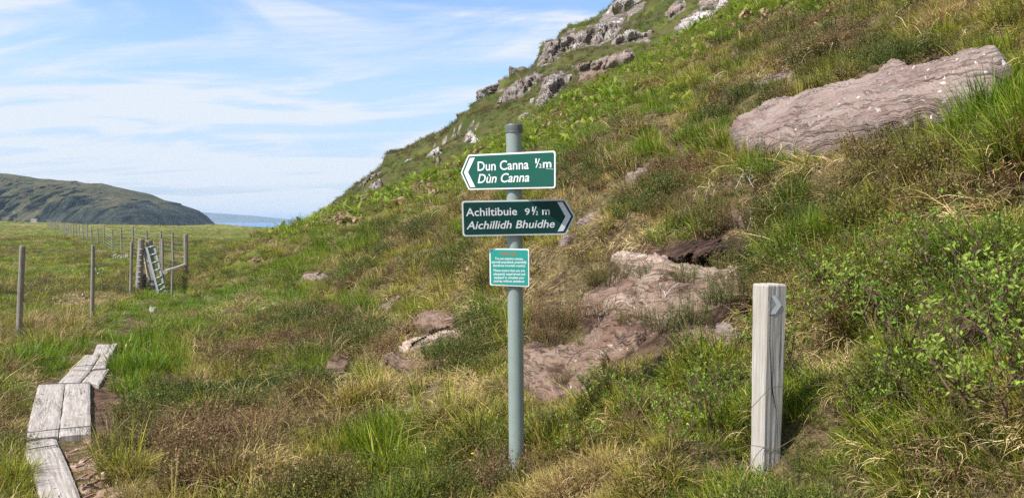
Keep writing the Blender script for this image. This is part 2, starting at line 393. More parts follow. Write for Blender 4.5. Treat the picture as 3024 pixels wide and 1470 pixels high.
def rock_mat(name, c1, c2, c3, lichen, strata=12.0, tilt=(0, 0, 0), lamt=0.5, pit=0.5, crack=1.0):
    n = NT(name); p = n.pos()
    warp = n.noise(p, 1.8, 3)
    a = n.noise(p, 1.3, 5, 0.6); b = n.noise(p, 7, 6, 0.65); c = n.noise(p, 45, 5, 0.7)
    sp = n.n.new('ShaderNodeVectorMath'); sp.operation = 'MULTIPLY_ADD'
    n.l.new(n.pos(obj=False), sp.inputs[0]); sp.inputs[1].default_value = (1, 1, 1)
    cw = n.n.new('ShaderNodeCombineXYZ'); n.l.new(n.math('MULTIPLY', warp, 0.35), cw.inputs[2]); n.l.new(cw.outputs[0], sp.inputs[2])
    mp = n.n.new('ShaderNodeMapping'); n.l.new(sp.outputs[0], mp.inputs[0]); mp.inputs['Rotation'].default_value = tilt; mp.inputs['Scale'].default_value = (0.5, 0.5, strata)
    s1 = n.noise(mp.outputs[0], 1.6, 5, 0.7)
    col = n.mix(n.rng(a, 0.35, 0.65), c1, c2)
    col = n.mix(n.rng(b, 0.45, 0.7, 0, 0.8), col, c3)
    col = n.mix(n.rng(s1, 0.34, 0.49, crack, 0), col, (c1[0] * .30, c1[1] * .27, c1[2] * .27))
    col = n.mix(n.rng(s1, 0.58, 0.75, 0, 0.35), col, c2)
    col = n.mix(n.rng(c, 0.35, 0.7, 0.35, 0), col, (c1[0] * .45, c1[1] * .42, c1[2] * .42))
    if strata > 8:
        mq = n.n.new('ShaderNodeMapping'); n.l.new(sp.outputs[0], mq.inputs[0]); mq.inputs['Rotation'].default_value = tilt; mq.inputs['Scale'].default_value = (1.1, 1.1, strata * 0.9)
        s3 = n.noise(mq.outputs[0], 1.5, 3, .55, .5); ln = n.rng(n.math('ABSOLUTE', n.math('SUBTRACT', s3, .5)), 0.0, 0.030, 0.65, 0)
        ln = n.math('MULTIPLY', ln, n.rng(n.noise(p, 1.7, 2), .36, .5)); col = n.mix(ln, col, (c1[0] * .22, c1[1] * .19, c1[2] * .18)); b = n.math('SUBTRACT', b, n.math('MULTIPLY', ln, .8))
    vor = n.n.new('ShaderNodeTexNoise'); n.l.new(p, vor.inputs['Vector']); vor.inputs['Scale'].default_value = 16; vor.inputs['Detail'].default_value = 2
    lm = n.math('MULTIPLY', n.rng(vor.outputs['Fac'], 0.66 - 0.12 * lamt, 0.70 - 0.12 * lamt), n.rng(n.noise(p, 1.1, 3), 0.42, 0.6))
    col = n.mix(lm, col, lichen)
    hh = n.math('ADD', n.math('MULTIPLY', s1, 2.2), n.math('ADD', n.math('MULTIPLY', b, 1.0), n.math('MULTIPLY', c, pit)))
    return n.done(n.bsdf(col, 0.88, 0.15, n.bump(hh, 0.8, 0.03)))
M['slab'] = rock_mat('pink_sandstone', (0.265, 0.185, 0.158), (0.36, 0.270, 0.232), (0.325, 0.285, 0.258), (0.58, 0.56, 0.51), 14, (0.12, -0.10, 0), 0.03)
M['bedrock'] = rock_mat('red_bedrock', (0.225, 0.140, 0.100), (0.325, 0.225, 0.165), (0.30, 0.235, 0.185), (0.50, 0.44, 0.36), 12, (0.35, -0.45, 0), 0.0, 0.8)
M['shelf'] = rock_mat('pinkish_bedrock', (0.30, 0.215, 0.160), (0.42, 0.31, 0.235), (0.31, 0.24, 0.195), (0.5, 0.44, 0.38), 13, (0.2, -0.2, 0), 0.0)
M['palerock'] = rock_mat('bleached_sandstone', (0.40, 0.285, 0.22), (0.54, 0.42, 0.33), (0.40, 0.29, 0.25), (0.66, 0.58, 0.48), 16, (0.1, -0.1, 0), 0.2)
M['crag'] = rock_mat('grey_crag', (0.15, 0.12, 0.105), (0.25, 0.205, 0.18), (0.28, 0.21, 0.18), (0.50, 0.48, 0.45), 3.2, (0.15, -0.28, 0), 0.9, 0.6, 1.0)
M['whitecrag'] = rock_mat('white_lichened_rock', (0.27, 0.23, 0.205), (0.42, 0.37, 0.335), (0.32, 0.24, 0.205), (0.62, 0.60, 0.56), 4, (0.15, -0.25, 0), 1.2, 0.6, 0.9)
n = NT('peat'); p = n.pos()
M['peat'] = n.done(n.bsdf(n.mix(n.rng(n.noise(p, 7, 6, 0.7), 0.35, 0.68), (0.035, 0.022, 0.017), (0.15, 0.088, 0.064)), 0.95, 0.1, n.bump(n.noise(p, 30, 6, 0.75), 1.0, 0.05)))

def wood_mat(name, dark, light, axis=2, grain=60, obj=True, crack=0.6, green=0.0):
    n = NT(name)
    sc = [grain, grain, grain]; sc[axis] = grain * 0.035
    p = n.pos(tuple(sc), obj=obj); p2 = n.pos(obj=obj)
    g = n.noise(p, 1.0, 5, 0.65, 0.3); g2 = n.noise(p, 0.33, 3, 0.6, 0.6)
    b = n.noise(p2, 4, 4)
    col = n.mix(n.rng(g, 0.3, 0.68), dark, light)
    col = n.mix(n.rng(b, 0.35, 0.7, 0, 0.45), col, (light[0] * .75, light[1] * .68, light[2] * .6))
    col = n.mix(n.rng(g2, 0.29, 0.35, crack, 0), col, (dark[0] * .25, dark[1] * .25, dark[2] * .25))
    if green: col = n.mix(n.rng(n.noise(p2, 7, 4), 0.5, 0.7, 0, green), col, (0.10, 0.12, 0.05))
    return n.done(n.bsdf(col, 0.85, 0.2, n.bump(n.math('ADD', g, n.math('MULTIPLY', g2, 1.3)), 0.6, 0.004)))
M['postwood'] = wood_mat('silvered_post', (0.33, 0.295, 0.26), (0.50, 0.465, 0.42), 2, 150, True, 0.2)
M['fencewood'] = wood_mat('grey_fence_wood', (0.17, 0.145, 0.12), (0.36, 0.32, 0.28), 2, 60, False, 0.5)
M['railwood'] = wood_mat('pale_rail_wood', (0.45, 0.36, 0.27), (0.7, 0.6, 0.48), 2, 50, False, 0.3)
n = NT('sleeper_wood'); uv = n.n.new('ShaderNodeUVMap').outputs[0]
mp = n.n.new('ShaderNodeMapping'); n.l.new(uv, mp.inputs[0]); mp.inputs['Scale'].default_value = (55, 2.6, 1)
g = n.noise(mp.outputs[0], 1.0, 6, 0.68, 0.8); mp2 = n.n.new('ShaderNodeMapping'); n.l.new(uv, mp2.inputs[0]); mp2.inputs['Scale'].default_value = (18, 0.9, 1)
ck = n.noise(mp2.outputs[0], 1.0, 5, 0.6, 1.5); pb = n.noise(n.pos(), 9, 5, 0.6)
col = n.mix(n.rng(g, 0.3, 0.66), (0.22, 0.185, 0.16), (0.44, 0.395, 0.355))
col = n.mix(n.rng(pb, 0.5, 0.72, 0, 0.55), col, (0.24, 0.19, 0.155))
ckm = n.rng(n.math('ABSOLUTE', n.math('SUBTRACT', ck, 0.5)), 0.0, 0.012, 0.9, 0)
ckm = n.math('MULTIPLY', ckm, n.rng(n.noise(uv, 2.3, 2), 0.5, 0.6))
col = n.mix(ckm, col, (0.05, 0.04, 0.035))
kn = n.n.new('ShaderNodeTexVoronoi'); n.l.new(n.pos((1, 1, 1)), kn.inputs['Vector']); kn.inputs['Scale'].default_value = 5.5
col = n.mix(n.rng(kn.outputs['Distance'], 0.06, 0.1, 0.8, 0), col, (0.08, 0.055, 0.045))
M['sleeper'] = n.done(n.bsdf(col, 0.85, 0.2, n.bump(n.math('SUBTRACT', n.math('MULTIPLY', g, 0.8), ckm), 0.7, 0.006)))
n = NT('rotten_wood'); uv = n.n.new('ShaderNodeUVMap').outputs[0]
mp = n.n.new('ShaderNodeMapping'); n.l.new(uv, mp.inputs[0]); mp.inputs['Scale'].default_value = (40, 5, 1)
g = n.noise(mp.outputs[0], 1, 6, 0.7, 0.5)
col = n.mix(n.rng(g, 0.3, 0.7), (0.13, 0.07, 0.045), (0.36, 0.24, 0.17))
col = n.mix(n.rng(n.noise(n.pos(), 26, 4), 0.55, 0.7), col, (0.47, 0.40, 0.34))
M['rotten'] = n.done(n.bsdf(col, 0.9, 0.1, n.bump(g, 1.0, 0.015)))
def paint(name, c, rough=0.4, spec=0.5, dirt=0.12, metallic=0.0):
    n = NT(name); p = n.pos(obj=True)
    col = n.mix(n.math('MULTIPLY', n.rng(n.noise(p, 9, 5, 0.65), 0.45, 0.75), dirt), c, (c[0] * .5 + .05, c[1] * .5 + .045, c[2] * .5 + .04))
    return n.done(n.bsdf(col, rough, spec, n.bump(n.noise(p, 60, 3), 0.05, 0.002), metallic))
M['pole'] = paint('grey_green_pole_paint', (0.25, 0.30, 0.275), 0.42, 0.5, 0.35)
M['cap'] = paint('dark_grey_cap', (0.105, 0.115, 0.115), 0.5, 0.5, 0.3)
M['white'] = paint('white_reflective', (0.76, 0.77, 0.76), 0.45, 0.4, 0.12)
M['white_shaded'] = paint('white_reflective_shaded', (0.62, 0.63, 0.63), 0.45, 0.4, 0.06)  # same white, greyed: shade on the lower sign put into its colour
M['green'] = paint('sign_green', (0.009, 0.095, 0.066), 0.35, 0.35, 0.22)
M['green_shaded'] = paint('sign_green_shaded', (0.0035, 0.042, 0.036), 0.4, 0.2, 0.22)  # sign green darkened, the lower plate's weaker light painted into the colour
M['teal'] = paint('notice_teal', (0.018, 0.30, 0.245), 0.4, 0.5, 0.05)
M['orange'] = paint('faded_orange_print', (0.45, 0.14, 0.03), 0.5, 0.3, 0.1)
M['alu'] = paint('weathered_aluminium', (0.13, 0.165, 0.16), 0.45, 0.5, 0.3, 0.2)
M['rung'] = paint('bright_rung', (0.36, 0.38, 0.38), 0.4, 0.5, 0.2, 0.3)
M['wire'] = paint('galvanised_wire', (0.30, 0.31, 0.31), 0.45, 0.5, 0.1, 0.6)
M['blackwire'] = paint('dark_wire', (0.06, 0.07, 0.08), 0.5, 0.5, 0.1, 0.4)
M['gate'] = paint('pale_gate_timber', (0.50, 0.47, 0.43), 0.8, 0.2, 0.3)

# ---------------------------------------------------------------- haze
hz = MB(); hz.box((-3000, 10150, 49.5), 38400, 23700, 123)
hz_o = None
n = NT('sea_haze'); v = n.n.new('ShaderNodeVolumePrincipled'); v.inputs['Color'].default_value = (0.58, 0.77, 1.0, 1); v.inputs['Density'].default_value = 0.00010
v.inputs['Anisotropy'].default_value = 0.0
n.l.new(v.outputs[0], n.out.inputs['Volume']); M['haze'] = n.m
hz_o = hz.build('haze', M['haze']); tag(hz_o, kind='stuff')

# ---------------------------------------------------------------- rock outlines (source pixels of the photograph)
def Z(s, ox, oy, pts): return [(ox + x / s, oy + y / s) for x, y in pts]
ROCKS = []   # name-type, label, category, polygon, bulge, material, strata amp, group
def R(label, poly, bulge, mat, strat=0.02, lump=0.05, kind='rock', step=4, fall=18, toward=0.35, group=None):
    ROCKS.append(dict(label=label, poly=poly, bulge=bulge, mat=mat, strat=strat, lump=lump, name=kind, step=step, fall=fall, toward=toward, group=group))
z5 = lambda p: Z(1.788, 2000, 0, p)
z6 = lambda p: Z(1.926, 1500, 600, p)
z8 = lambda p: Z(1.869, 650, 800, p)
z4 = lambda p: Z(1.788, 900, 0, p)
zc = lambda p: Z(3.22, 1400, 0, p)
R('huge smooth pink sandstone slab sloping down across the upper right hillside', z5([(270,770),(285,700),(370,640),(500,575),(650,530),(800,490),(950,460),(1060,415),(1150,375),(1280,390),(1450,365),(1480,325),(1700,318),(1735,350),(1795,420),(1740,480),(1700,560),(1500,640),(1350,680),(1150,740),(1000,800),(780,850),(600,850),(450,840),(330,820)]), 0.24, 'slab', 0.016, 0.035, 'rock_slab', 5, 26, 0.5)
R('small pale flat slab in grass above the huge pink slab', z5([(395,445),(430,415),(480,395),(560,370),(640,352),(685,368),(640,395),(560,425),(470,445),(400,458)]), 0.05, 'slab', 0.01, 0.02, 'rock_slab', 3, 8)
R('reddish bedrock bulge immediately right of the grey sign pole', z6([(70,830),(95,815),(160,812),(330,830),(450,845),(590,850),(600,930),(560,1000),(480,1070),(330,1120),(200,1140),(100,1040),(60,940)]), 0.13, 'bedrock', 0.02, 0.06, 'bedrock_outcrop', 4, 26, 0.6)
R('tilted ribbed red bedrock between the sign pole and the heather sprigs', z6([(500,770),(515,700),(600,670),(700,645),(820,660),(835,740),(810,810),(780,880),(690,900),(560,880),(510,850)]), 0.13, 'bedrock', 0.022, 0.04, 'bedrock_outcrop', 4, 20, 0.5)
R('wide low sheet of reddish bedrock joining the bulge, ribs and shelf', z6([(90,800),(330,800),(470,740),(470,660),(400,600),(430,520),(640,380),(760,380),(960,380),(1200,400),(1330,450),(1360,700),(1330,830),(1080,870),(860,850),(640,960),(420,1130),(180,1130),(90,980)]), 0.035, 'bedrock', 0.022, 0.03, 'bedrock_outcrop', 5, 30, 0.4)
R('thin tan bedrock ledge strewn with straw left of the bare peat', z6([(405,590),(430,540),(520,545),(600,552),(740,570),(745,620),(600,665),(500,680),(430,640)]), 0.07, 'palerock', 0.018, 0.03, 'bedrock_outcrop', 4, 12)
R('pale sandy rock ledge beneath the dark peat overhang', z6([(590,350),(640,335),(700,328),(860,308),(935,345),(940,380),(880,400),(780,410),(700,430),(640,390)]), 0.08, 'palerock', 0.018, 0.03, 'bedrock_outcrop', 3, 10)
R('broad pinkish bedrock shelf running right under the peat overhang', z6([(640,400),(780,405),(880,385),(960,365),(1150,368),(1250,385),(1340,395),(1330,450),(1250,480),(1170,505),(1060,460),(950,455),(880,520),(800,600),(730,590),(720,480)]), 0.07, 'shelf', 0.02, 0.05, 'bedrock_outcrop', 4, 16)
R('small grey boulder in bare soil left of the wooden post', z6([(1180,770),(1200,735),(1250,715),(1310,725),(1345,760),(1335,800),(1260,815),(1200,800)]), 0.10, 'slab', 0.01, 0.03, 'boulder', 3, 9)
R('pink rounded rock poking from heather above the peat overhang', z6([(1265,90),(1285,60),(1310,55),(1350,90),(1375,125),(1350,155),(1300,150),(1270,125)]), 0.12, 'bedrock', 0.01, 0.03, 'boulder', 3, 9)
R('flat pinkish rock behind the pointed tip of the lower sign', z4([(1420,1190),(1470,1145),(1540,1120),(1575,1108),(1560,1150),(1510,1175),(1440,1200)]), 0.07, 'slab', 0.01, 0.02, 'rock_slab', 3, 8)
R('grey rock in straw below the right half of the lower sign', z6([(270,230),(300,180),(345,150),(372,168),(365,215),(345,245),(300,250)]), 0.08, 'slab', 0.01, 0.03, 'boulder', 3, 8)
R('grey pink wedge shaped rock on the slope right of the upper sign', z4([(1675,965),(1715,925),(1780,880),(1830,850),(1843,900),(1805,950),(1760,975),(1710,980)]), 0.11, 'slab', 0.012, 0.03, 'boulder', 3, 10)
R('dark purplish layered rock left of the sign pole', z8([(1068,285),(1100,245),(1150,230),(1180,222),(1260,226),(1305,240),(1322,285),(1290,315),(1200,340),(1120,345),(1075,330)]), 0.12, 'bedrock', 0.02, 0.04, 'boulder', 3, 10, 0.6)
R('long tan rock plate tucked under the dark purplish rock', z8([(980,435),(1020,400),(1060,378),(1200,350),(1335,303),(1340,340),(1300,375),(1200,400),(1060,440),(1000,455)]), 0.08, 'palerock', 0.014, 0.03, 'rock_slab', 3, 9)
R('cracked reddish rock face in straw, farther left of the sign pole', z8([(578,560),(585,510),(610,480),(700,445),(735,480),(725,550),(700,590),(620,620),(585,610)]), 0.12, 'bedrock', 0.02, 0.04, 'boulder', 3, 10, 0.6)
R('narrow grey rock on grass, upper left of the dark purplish rock', z8([(875,215),(900,185),(940,165),(1005,128),(995,165),(960,195),(915,225)]), 0.06, 'slab', 0.01, 0.02, 'boulder', 3, 7)
R('small flat reddish stone in the straw near the pole foot', z8([(1000,775),(1040,748),(1095,755),(1080,785),(1020,795)]), 0.04, 'bedrock', 0.005, 0.01, 'stone', 3, 6)
R('dark broken rock step below the long tan plate', z8([(895,490),(905,450),(960,450),(1010,480),(1240,505),(1250,545),(1180,560),(1000,560),(920,520)]), 0.08, 'bedrock', 0.02, 0.04, 'bedrock_outcrop', 3, 10)
R('small greyish stone among scrub on the upper left slope', z8([(438,45),(460,22),(510,8),(560,8),(620,14),(630,35),(560,46),(480,50)]), 0.06, 'slab', 0.01, 0.03, 'boulder', 3, 8)
R('small pale stone on the green path near the ladder stile', Z(2.407, 0, 480, [(1055,1060),(1065,1038),(1110,1034),(1118,1050),(1090,1065)]), 0.10, 'whitecrag', 0.0, 0.02, 'stone', 2, 5)
# far crags
R('large grey cliff band along the top of the skyline ridge', zc([(640,620),(655,500),(700,400),(800,370),(880,325),(960,300),(1080,280),(1200,230),(1330,250),(1420,280),(1350,360),(1260,390),(1170,440),(1090,410),(1020,440),(900,470),(830,500),(760,560),(700,590)]), 0.9, 'crag', 0.16, 0.35, 'crag', 3, 14, 0.9)
R('long whitish slabs at the very top of the skyline ridge', zc([(1190,200),(1230,130),(1330,60),(1400,5),(1430,-20),(1600,-20),(1580,30),(1500,80),(1430,110),(1370,140),(1310,210),(1240,220)]), 0.7, 'whitecrag', 0.15, 0.25, 'crag', 3, 10, 0.9)
R('sunlit low cliff of blocky layered rock above the upper sign', zc([(600,980),(640,860),(650,780),(700,740),(810,710),(860,760),(900,720),(960,730),(900,790),(830,830),(760,900),(720,980),(650,1000)]), 0.7, 'crag', 0.18, 0.3, 'crag', 3, 10, 0.9)
R('grey stepped cliff on the skyline left of the sunlit low cliff', zc([(210,1010),(250,930),(330,850),(400,790),(480,740),(560,715),(640,715),(640,770),(560,800),(500,850),(440,910),(360,950),(260,1000)]), 0.7, 'crag', 0.18, 0.3, 'crag', 3, 10, 0.9)
R('overhanging pink rock ledge with dark undercut below the cliff band', zc([(970,660),(1020,620),(1150,590),(1270,560),(1380,545),(1450,520),(1520,530),(1500,590),(1430,640),(1330,650),(1230,665),(1080,665),(1000,672)]), 0.9, 'slab', 0.14, 0.15, 'crag', 3, 9, 1.0)
R('broken pink rocks beneath the overhanging ledge', zc([(980,790),(1010,740),(1080,690),(1200,680),(1330,665),(1320,690),(1240,720),(1140,760),(1040,790)]), 0.35, 'bedrock', 0.1, 0.25, 'crag', 3, 8, 0.8)
R('dark capped ledge of pale rock between grass terraces', zc([(1310,400),(1360,350),(1440,320),(1540,310),(1620,315),(1690,290),(1640,340),(1540,355),(1440,390),(1350,420)]), 0.6, 'whitecrag', 0.12, 0.2, 'crag', 3, 8, 0.9)
R('big whitish rock face near the top edge, left of the bracken', zc([(1955,290),(1950,230),(2020,180),(2120,120),(2210,110),(2260,120),(2235,190),(2150,230),(2060,270),(1990,340)]), 0.35, 'whitecrag', 0.08, 0.14, 'crag', 3, 12, 0.9)
R('narrow white rock rib leading up to the top edge', zc([(2240,190),(2290,110),(2330,20),(2350,-20),(2430,-20),(2400,50),(2350,110),(2280,170)]), 0.35, 'whitecrag', 0.06, 0.1, 'crag', 3, 10, 0.9)
R('pinkish block at the top edge left of the white rib', zc([(2140,40),(2170,-10),(2250,-20),(2310,-20),(2270,50),(2210,60)]), 0.3, 'slab', 0.06, 0.1, 'crag', 3, 8, 0.9)
R('scattered pink rubble on the upper grass terrace', zc([(1835,140),(1850,100),(1900,60),(1980,50),(1990,80),(1930,120),(1860,165)]), 0.3, 'slab', 0.1, 0.2, 'crag', 3, 7, 0.8)
R('tilted angular block jutting from the cliff band', zc([(895,450),(950,405),(1000,425),(1022,452),(960,478),(910,470)]), 1.2, 'whitecrag', 0.08, 0.12, 'boulder', 2, 7, 1.0)
R('small white stone on the green terrace under the stepped cliff', zc([(515,975),(535,945),(570,942),(580,970),(550,985)]), 0.35, 'whitecrag', 0.02, 0.1, 'boulder', 2, 5, 0.8)
R('pair of pale slabs halfway down the far hillside', z4([(840,745),(850,705),(880,690),(905,725),(925,745),(880,760)]), 0.4, 'whitecrag', 0.1, 0.15, 'crag', 2, 7, 0.9)
R('grey rock pile left of the pair of pale slabs', z4([(765,740),(780,715),(815,703),(835,712),(800,735)]), 0.35, 'crag', 0.1, 0.15, 'crag', 2, 6, 0.8)
R('pale broken ledge right of the lower skyline', z4([(640,835),(660,805),(700,785),(725,790),(715,815),(680,830)]), 0.4, 'whitecrag', 0.1, 0.15, 'crag', 2, 7, 0.9)
R('pale broken ledge on the lower skyline', z4([(575,810),(600,785),(640,765),(645,785),(620,800),(590,815)]), 0.35, 'whitecrag', 0.1, 0.15, 'crag', 2, 6, 0.8)
R('upright grey rock spur at the edge of the bracken', z4([(688,880),(695,835),(712,825),(715,860),(705,895)]), 0.4, 'crag', 0.1, 0.1, 'crag', 2, 5, 0.9)
R('dark grey rock cluster at the foot of the skyline ridge', z4([(285,985),(310,950),(350,925),(400,895),(420,905),(400,940),(360,965),(310,995)]), 0.6, 'crag', 0.14, 0.2, 'crag', 2, 8, 0.9)
R('grey rocks just below the foot of the skyline ridge', z4([(340,990),(370,960),(400,945),(415,975),(390,995),(355,1005)]), 0.4, 'crag', 0.1, 0.15, 'crag', 2, 6, 0.8)
R('low grey rock half hidden in grass below the terrace', z4([(1120,630),(1145,605),(1185,595),(1200,605),(1170,622),(1135,638)]), 0.25, 'crag', 0.06, 0.1, 'crag', 2, 6, 0.8)
R('thin pale strip of rock on the lower left crag slope', z4([(520,860),(545,845),(570,838),(572,848),(545,862)]), 0.3, 'whitecrag', 0.06, 0.08, 'crag', 2, 4, 0.8)
PEAT = z6([(830,300),(900,262),(980,235),(1100,205),(1250,195),(1390,205),(1400,400),(1330,392),(1150,366),(940,358),(880,318)])
PEAT2 = z6([(1230,470),(1340,440),(1400,400),(1400,700),(1330,660),(1270,600)])
SOIL = z6([(560,300),(800,260),(1100,190),(1400,180),(1400,840),(1180,860),(900,800),(820,840),(560,900),(450,820),(400,600),(600,500)])
BOARDS = [[(100,1120),(280,1110),(280,1290),(480,1800),(150,1800),(55,1290)], [(165,1130),(300,1140),(335,1080),(355,1010),(280,1010),(240,1050),(200,1090)]]
MUD = [(285,1110),(350,1090),(370,1150),(365,1270),(310,1290),(275,1270),(272,1150)]
PATHW = [(-5.3, 10.6), (-6.0, 12.2), (-6.9, 14.5), (-7.6, 17.0), (-8.3, 18.8)]

# ---------------------------------------------------------------- ground sheet
def build_ground():
    front = np.arange(-42, 42.001, 0.20); left = np.concatenate([np.arange(-180, -60, 6), np.arange(-60, -42, 1.5)]); right = np.concatenate([np.arange(43.5, 60, 1.5), np.arange(60, 180, 6)])
    ang = np.radians(np.concatenate([left, front, right])); rad = np.concatenate([[0.02], np.geomspace(0.5, 300, 440)])
    A, Rr = np.meshgrid(ang, rad); x = Rr * np.sin(A); y = Rr * np.cos(A); z = height(x, y)
    nr, na = A.shape
    idx = np.arange(nr * na).reshape(nr, na)
    a = idx[:-1, :]; b = np.roll(idx, -1, 1)[:-1, :]; c = np.roll(idx, -1, 1)[1:, :]; d = idx[1:, :]
    F = np.stack([a, b, c, d], -1).reshape(-1, 4)
    x, y, z = x.ravel(), y.ravel(), z.ravel()
    px, py = project(np.stack([x, y, z], -1))
    r = np.hypot(x, y)
    soil = np.zeros(len(x)); vis = (y > 1) & (r < 14)
    for pl, w in ((SOIL, 12), (MUD, 6), (PEAT, 10)): soil = np.maximum(soil, np.where(vis, sstep(-w, w, poly_dist(px, py, pl)), 0))
    pd = path_dist(x, y); soil = np.maximum(soil, 0.85 * np.exp(-(pd / 0.22) ** 2) * sstep(-.25, .1, pn(x * 1.1, y * 1.1, 3)))
    t_, fr_, rm_ = terrace(x, y, z); rocky = sstep(0.24, 0.34, fr_) * (1 - sstep(0.52, 0.62, fr_)) * sstep(-0.10, 0.15, fbm(x * 0.22 + 5, y * 0.22, z * 0.2, 4)) * rm_ * (x > -0.32 * y)
    fa = (r > 30) & (px > 860) & (px < 2500); cgm = np.zeros(len(x)); nz2 = fbm(x * .5, y * .5, z * .5, 4)
    for rk in ROCKS:
        if rk['strat'] > .05 and rk['step'] > 2: cgm = np.maximum(cgm, np.where(fa, sstep(-14, 4, poly_dist(px, py, rk['poly']) + 14 * nz2), 0))
    rocky = np.maximum(rocky, cgm); past = sstep(9, 26, r); pale = sstep(120, 165, r) * sstep(-1, 3, -(x + 0.2 * y)) * 0.85
    me = mesh_data('ground', np.stack([x, y, z], -1), F, M['ground'], True, dict(soil=soil, pasture=past, pale=pale, rocky=rocky, heath=sstep(34, 42, y) * (px > 860)))
    o = obj('ground', me); tag(o, kind='structure'); return o
def path_dist(x, y):
    d = np.full(np.shape(x), 1e9)
    for (x1, y1), (x2, y2) in zip(PATHW[:-1], PATHW[1:]):
        L = (x2 - x1) ** 2 + (y2 - y1) ** 2; t = np.clip(((x - x1) * (x2 - x1) + (y - y1) * (y2 - y1)) / L, 0, 1)
        d = np.minimum(d, np.hypot(x - x1 - t * (x2 - x1), y - y1 - t * (y2 - y1)))
    return d
build_ground()

# sea, far shore and headland
n = NT('sea_water'); p = n.pos((1, 1, 1))
M['sea'] = n.done(n.bsdf(n.mix(n.rng(n.noise(n.pos((1, 3, 1)), 0.004, 4), 0.4, 0.6), (0.06, 0.16, 0.30), (0.08, 0.20, 0.35)), 0.35, 0.5, n.bump(n.noise(n.pos((1, 2.5, 1)), 0.25, 5), 0.6, 0.6)))
sea = obj('sea', mesh_data('sea', [(-22000, -1500, -9), (16000, -1500, -9), (16000, 21800, -9), (-22000, 21800, -9)], [(0, 1, 2, 3)], M['sea'])); tag(sea, kind='structure')
def hill_mat(name, grass1, grass2, rock1, rock2, sc, lo=0.72, hi=0.88):
    n = NT(name); p = n.pos()
    g = n.n.new('ShaderNodeNewGeometry'); s = n.n.new('ShaderNodeSeparateXYZ'); n.l.new(g.outputs['Normal'], s.inputs[0])
    a = n.noise(p, sc, 6, 0.65); b = n.noise(p, sc * 5, 6, 0.7)
    gc = n.mix(n.rng(a, 0.4, 0.6), grass1, grass2); gc = n.mix(n.rng(b, 0.5, 0.7, 0, 0.6), gc, (grass1[0] * .5, grass1[1] * .6, grass1[2] * .5))
    rc = n.mix(n.rng(b, 0.35, 0.65), rock1, rock2)
    f = n.rng(n.math('ADD', s.outputs[2], n.math('MULTIPLY', n.math('SUBTRACT', b, 0.5), 0.5)), lo, hi)
    if name == 'headland_ground':
        sp = n.n.new('ShaderNodeSeparateXYZ'); n.l.new(p, sp.inputs[0])
        th = n.n.new('ShaderNodeMapRange'); n.l.new(sp.outputs[0], th.inputs[0])
        for k, q in enumerate((-580.0, -330.0, -6.0, 46.0)): th.inputs[k + 1].default_value = q
        zz = n.math('ADD', sp.outputs[2], n.math('MULTIPLY', n.math('SUBTRACT', n.noise(n.pos((1, 1, 0.4)), 0.02, 5, .65), .5), 90.0))
        cliff = n.rng(n.math('SUBTRACT', th.outputs[0], zz), -3, 5); f = n.math('MULTIPLY', f, n.math('SUBTRACT', 1.0, n.math('MULTIPLY', cliff, .92)))
    pale = n.rng(n.noise(n.pos((1, 1, 3)), sc * 3.2, 5, 0.7), 0.64, 0.70, 0, 0.5)
    col = n.mix(pale, n.mix(f, rc, gc), (0.26, 0.22, 0.19))
    return n.done(n.bsdf(col, 0.95, 0.1, n.bump(b, 0.9, 4.0)))
M['head'] = hill_mat('headland_ground', (0.058, 0.060, 0.027), (0.092, 0.082, 0.044), (0.010, 0.015, 0.018), (0.045, 0.055, 0.038), 0.010, 0.52, 0.74)
M['farland'] = hill_mat('far_shore_ground', (0.05, 0.06, 0.05), (0.08, 0.08, 0.06), (0.05, 0.05, 0.06), (0.08, 0.07, 0.07), 0.003)
def ridge(name, table, dist, depth, mat, cliff, nx=500, ny=90, nz_=0.10, base=-11, back=1.6):
    pxs = np.linspace(table[0][0], table[-1][0], nx); pys = np.interp(pxs, [t[0] for t in table], [t[1] for t in table])
    s = np.linspace(0, 1 + back, ny)
    P, S = np.meshgrid(pxs, s); T = np.tile(pys, (ny, 1))
    top = EYE + dist * (655 - T) / FPX
    ex = np.interp(P, [c[0] for c in cliff], [c[1] for c in cliff])
    prof = np.where(S < 1, 1 - (1 - np.clip(S, 0, 1)) ** ex, 1 - (S - 1) * 0.5)
    y = dist - depth + S * depth
    x = (P - CX) / FPX * np.where(S > 1, y * (1 + 0.06 * (S - 1)), dist)
    sc = 10.0 / depth
    z = base + (top - base) * prof
    H = np.maximum(top - base, 4)
    gul = fbm(x * sc * 1.6, y * sc * 0.35, 0.5, 5, 0.55)
    m = np.sin(np.clip(S, 0, 1) * PI) ** 0.7
    y = y + gul * depth * 0.11 * m
    z = z + H * nz_ * .75 * fbm(x * sc * .6, y * sc * .6, 3.0, 6, 0.5) * (0.12 + m)
    z = z + H * 0.03 * np.round(fbm(x * sc * .5, y * sc * 1.0, 1.0, 3) * 4) / 4 * m
    idx = np.arange(nx * ny).reshape(ny, nx)
    F = np.stack([idx[:-1, :-1], idx[:-1, 1:], idx[1:, 1:], idx[1:, :-1]], -1).reshape(-1, 4)
    o = obj(name, mesh_data(name, np.stack([x, y, z], -1).reshape(-1, 3), F, mat, False)); tag(o, kind='structure'); return o
ridge('headland_hill', [(-700,470),(-300,488),(0,513),(90,522),(200,536),(330,549),(400,563),(450,575),(490,591),(537,601),(541,606),(590,622),(612,637),(625,650),(637,661),(645,668)], 1000, 230, M['head'],
      [(-700, 1.5), (0, 1.7), (200, 2.0), (330, 3.0), (450, 5.0), (640, 8.0)], 620, 150)
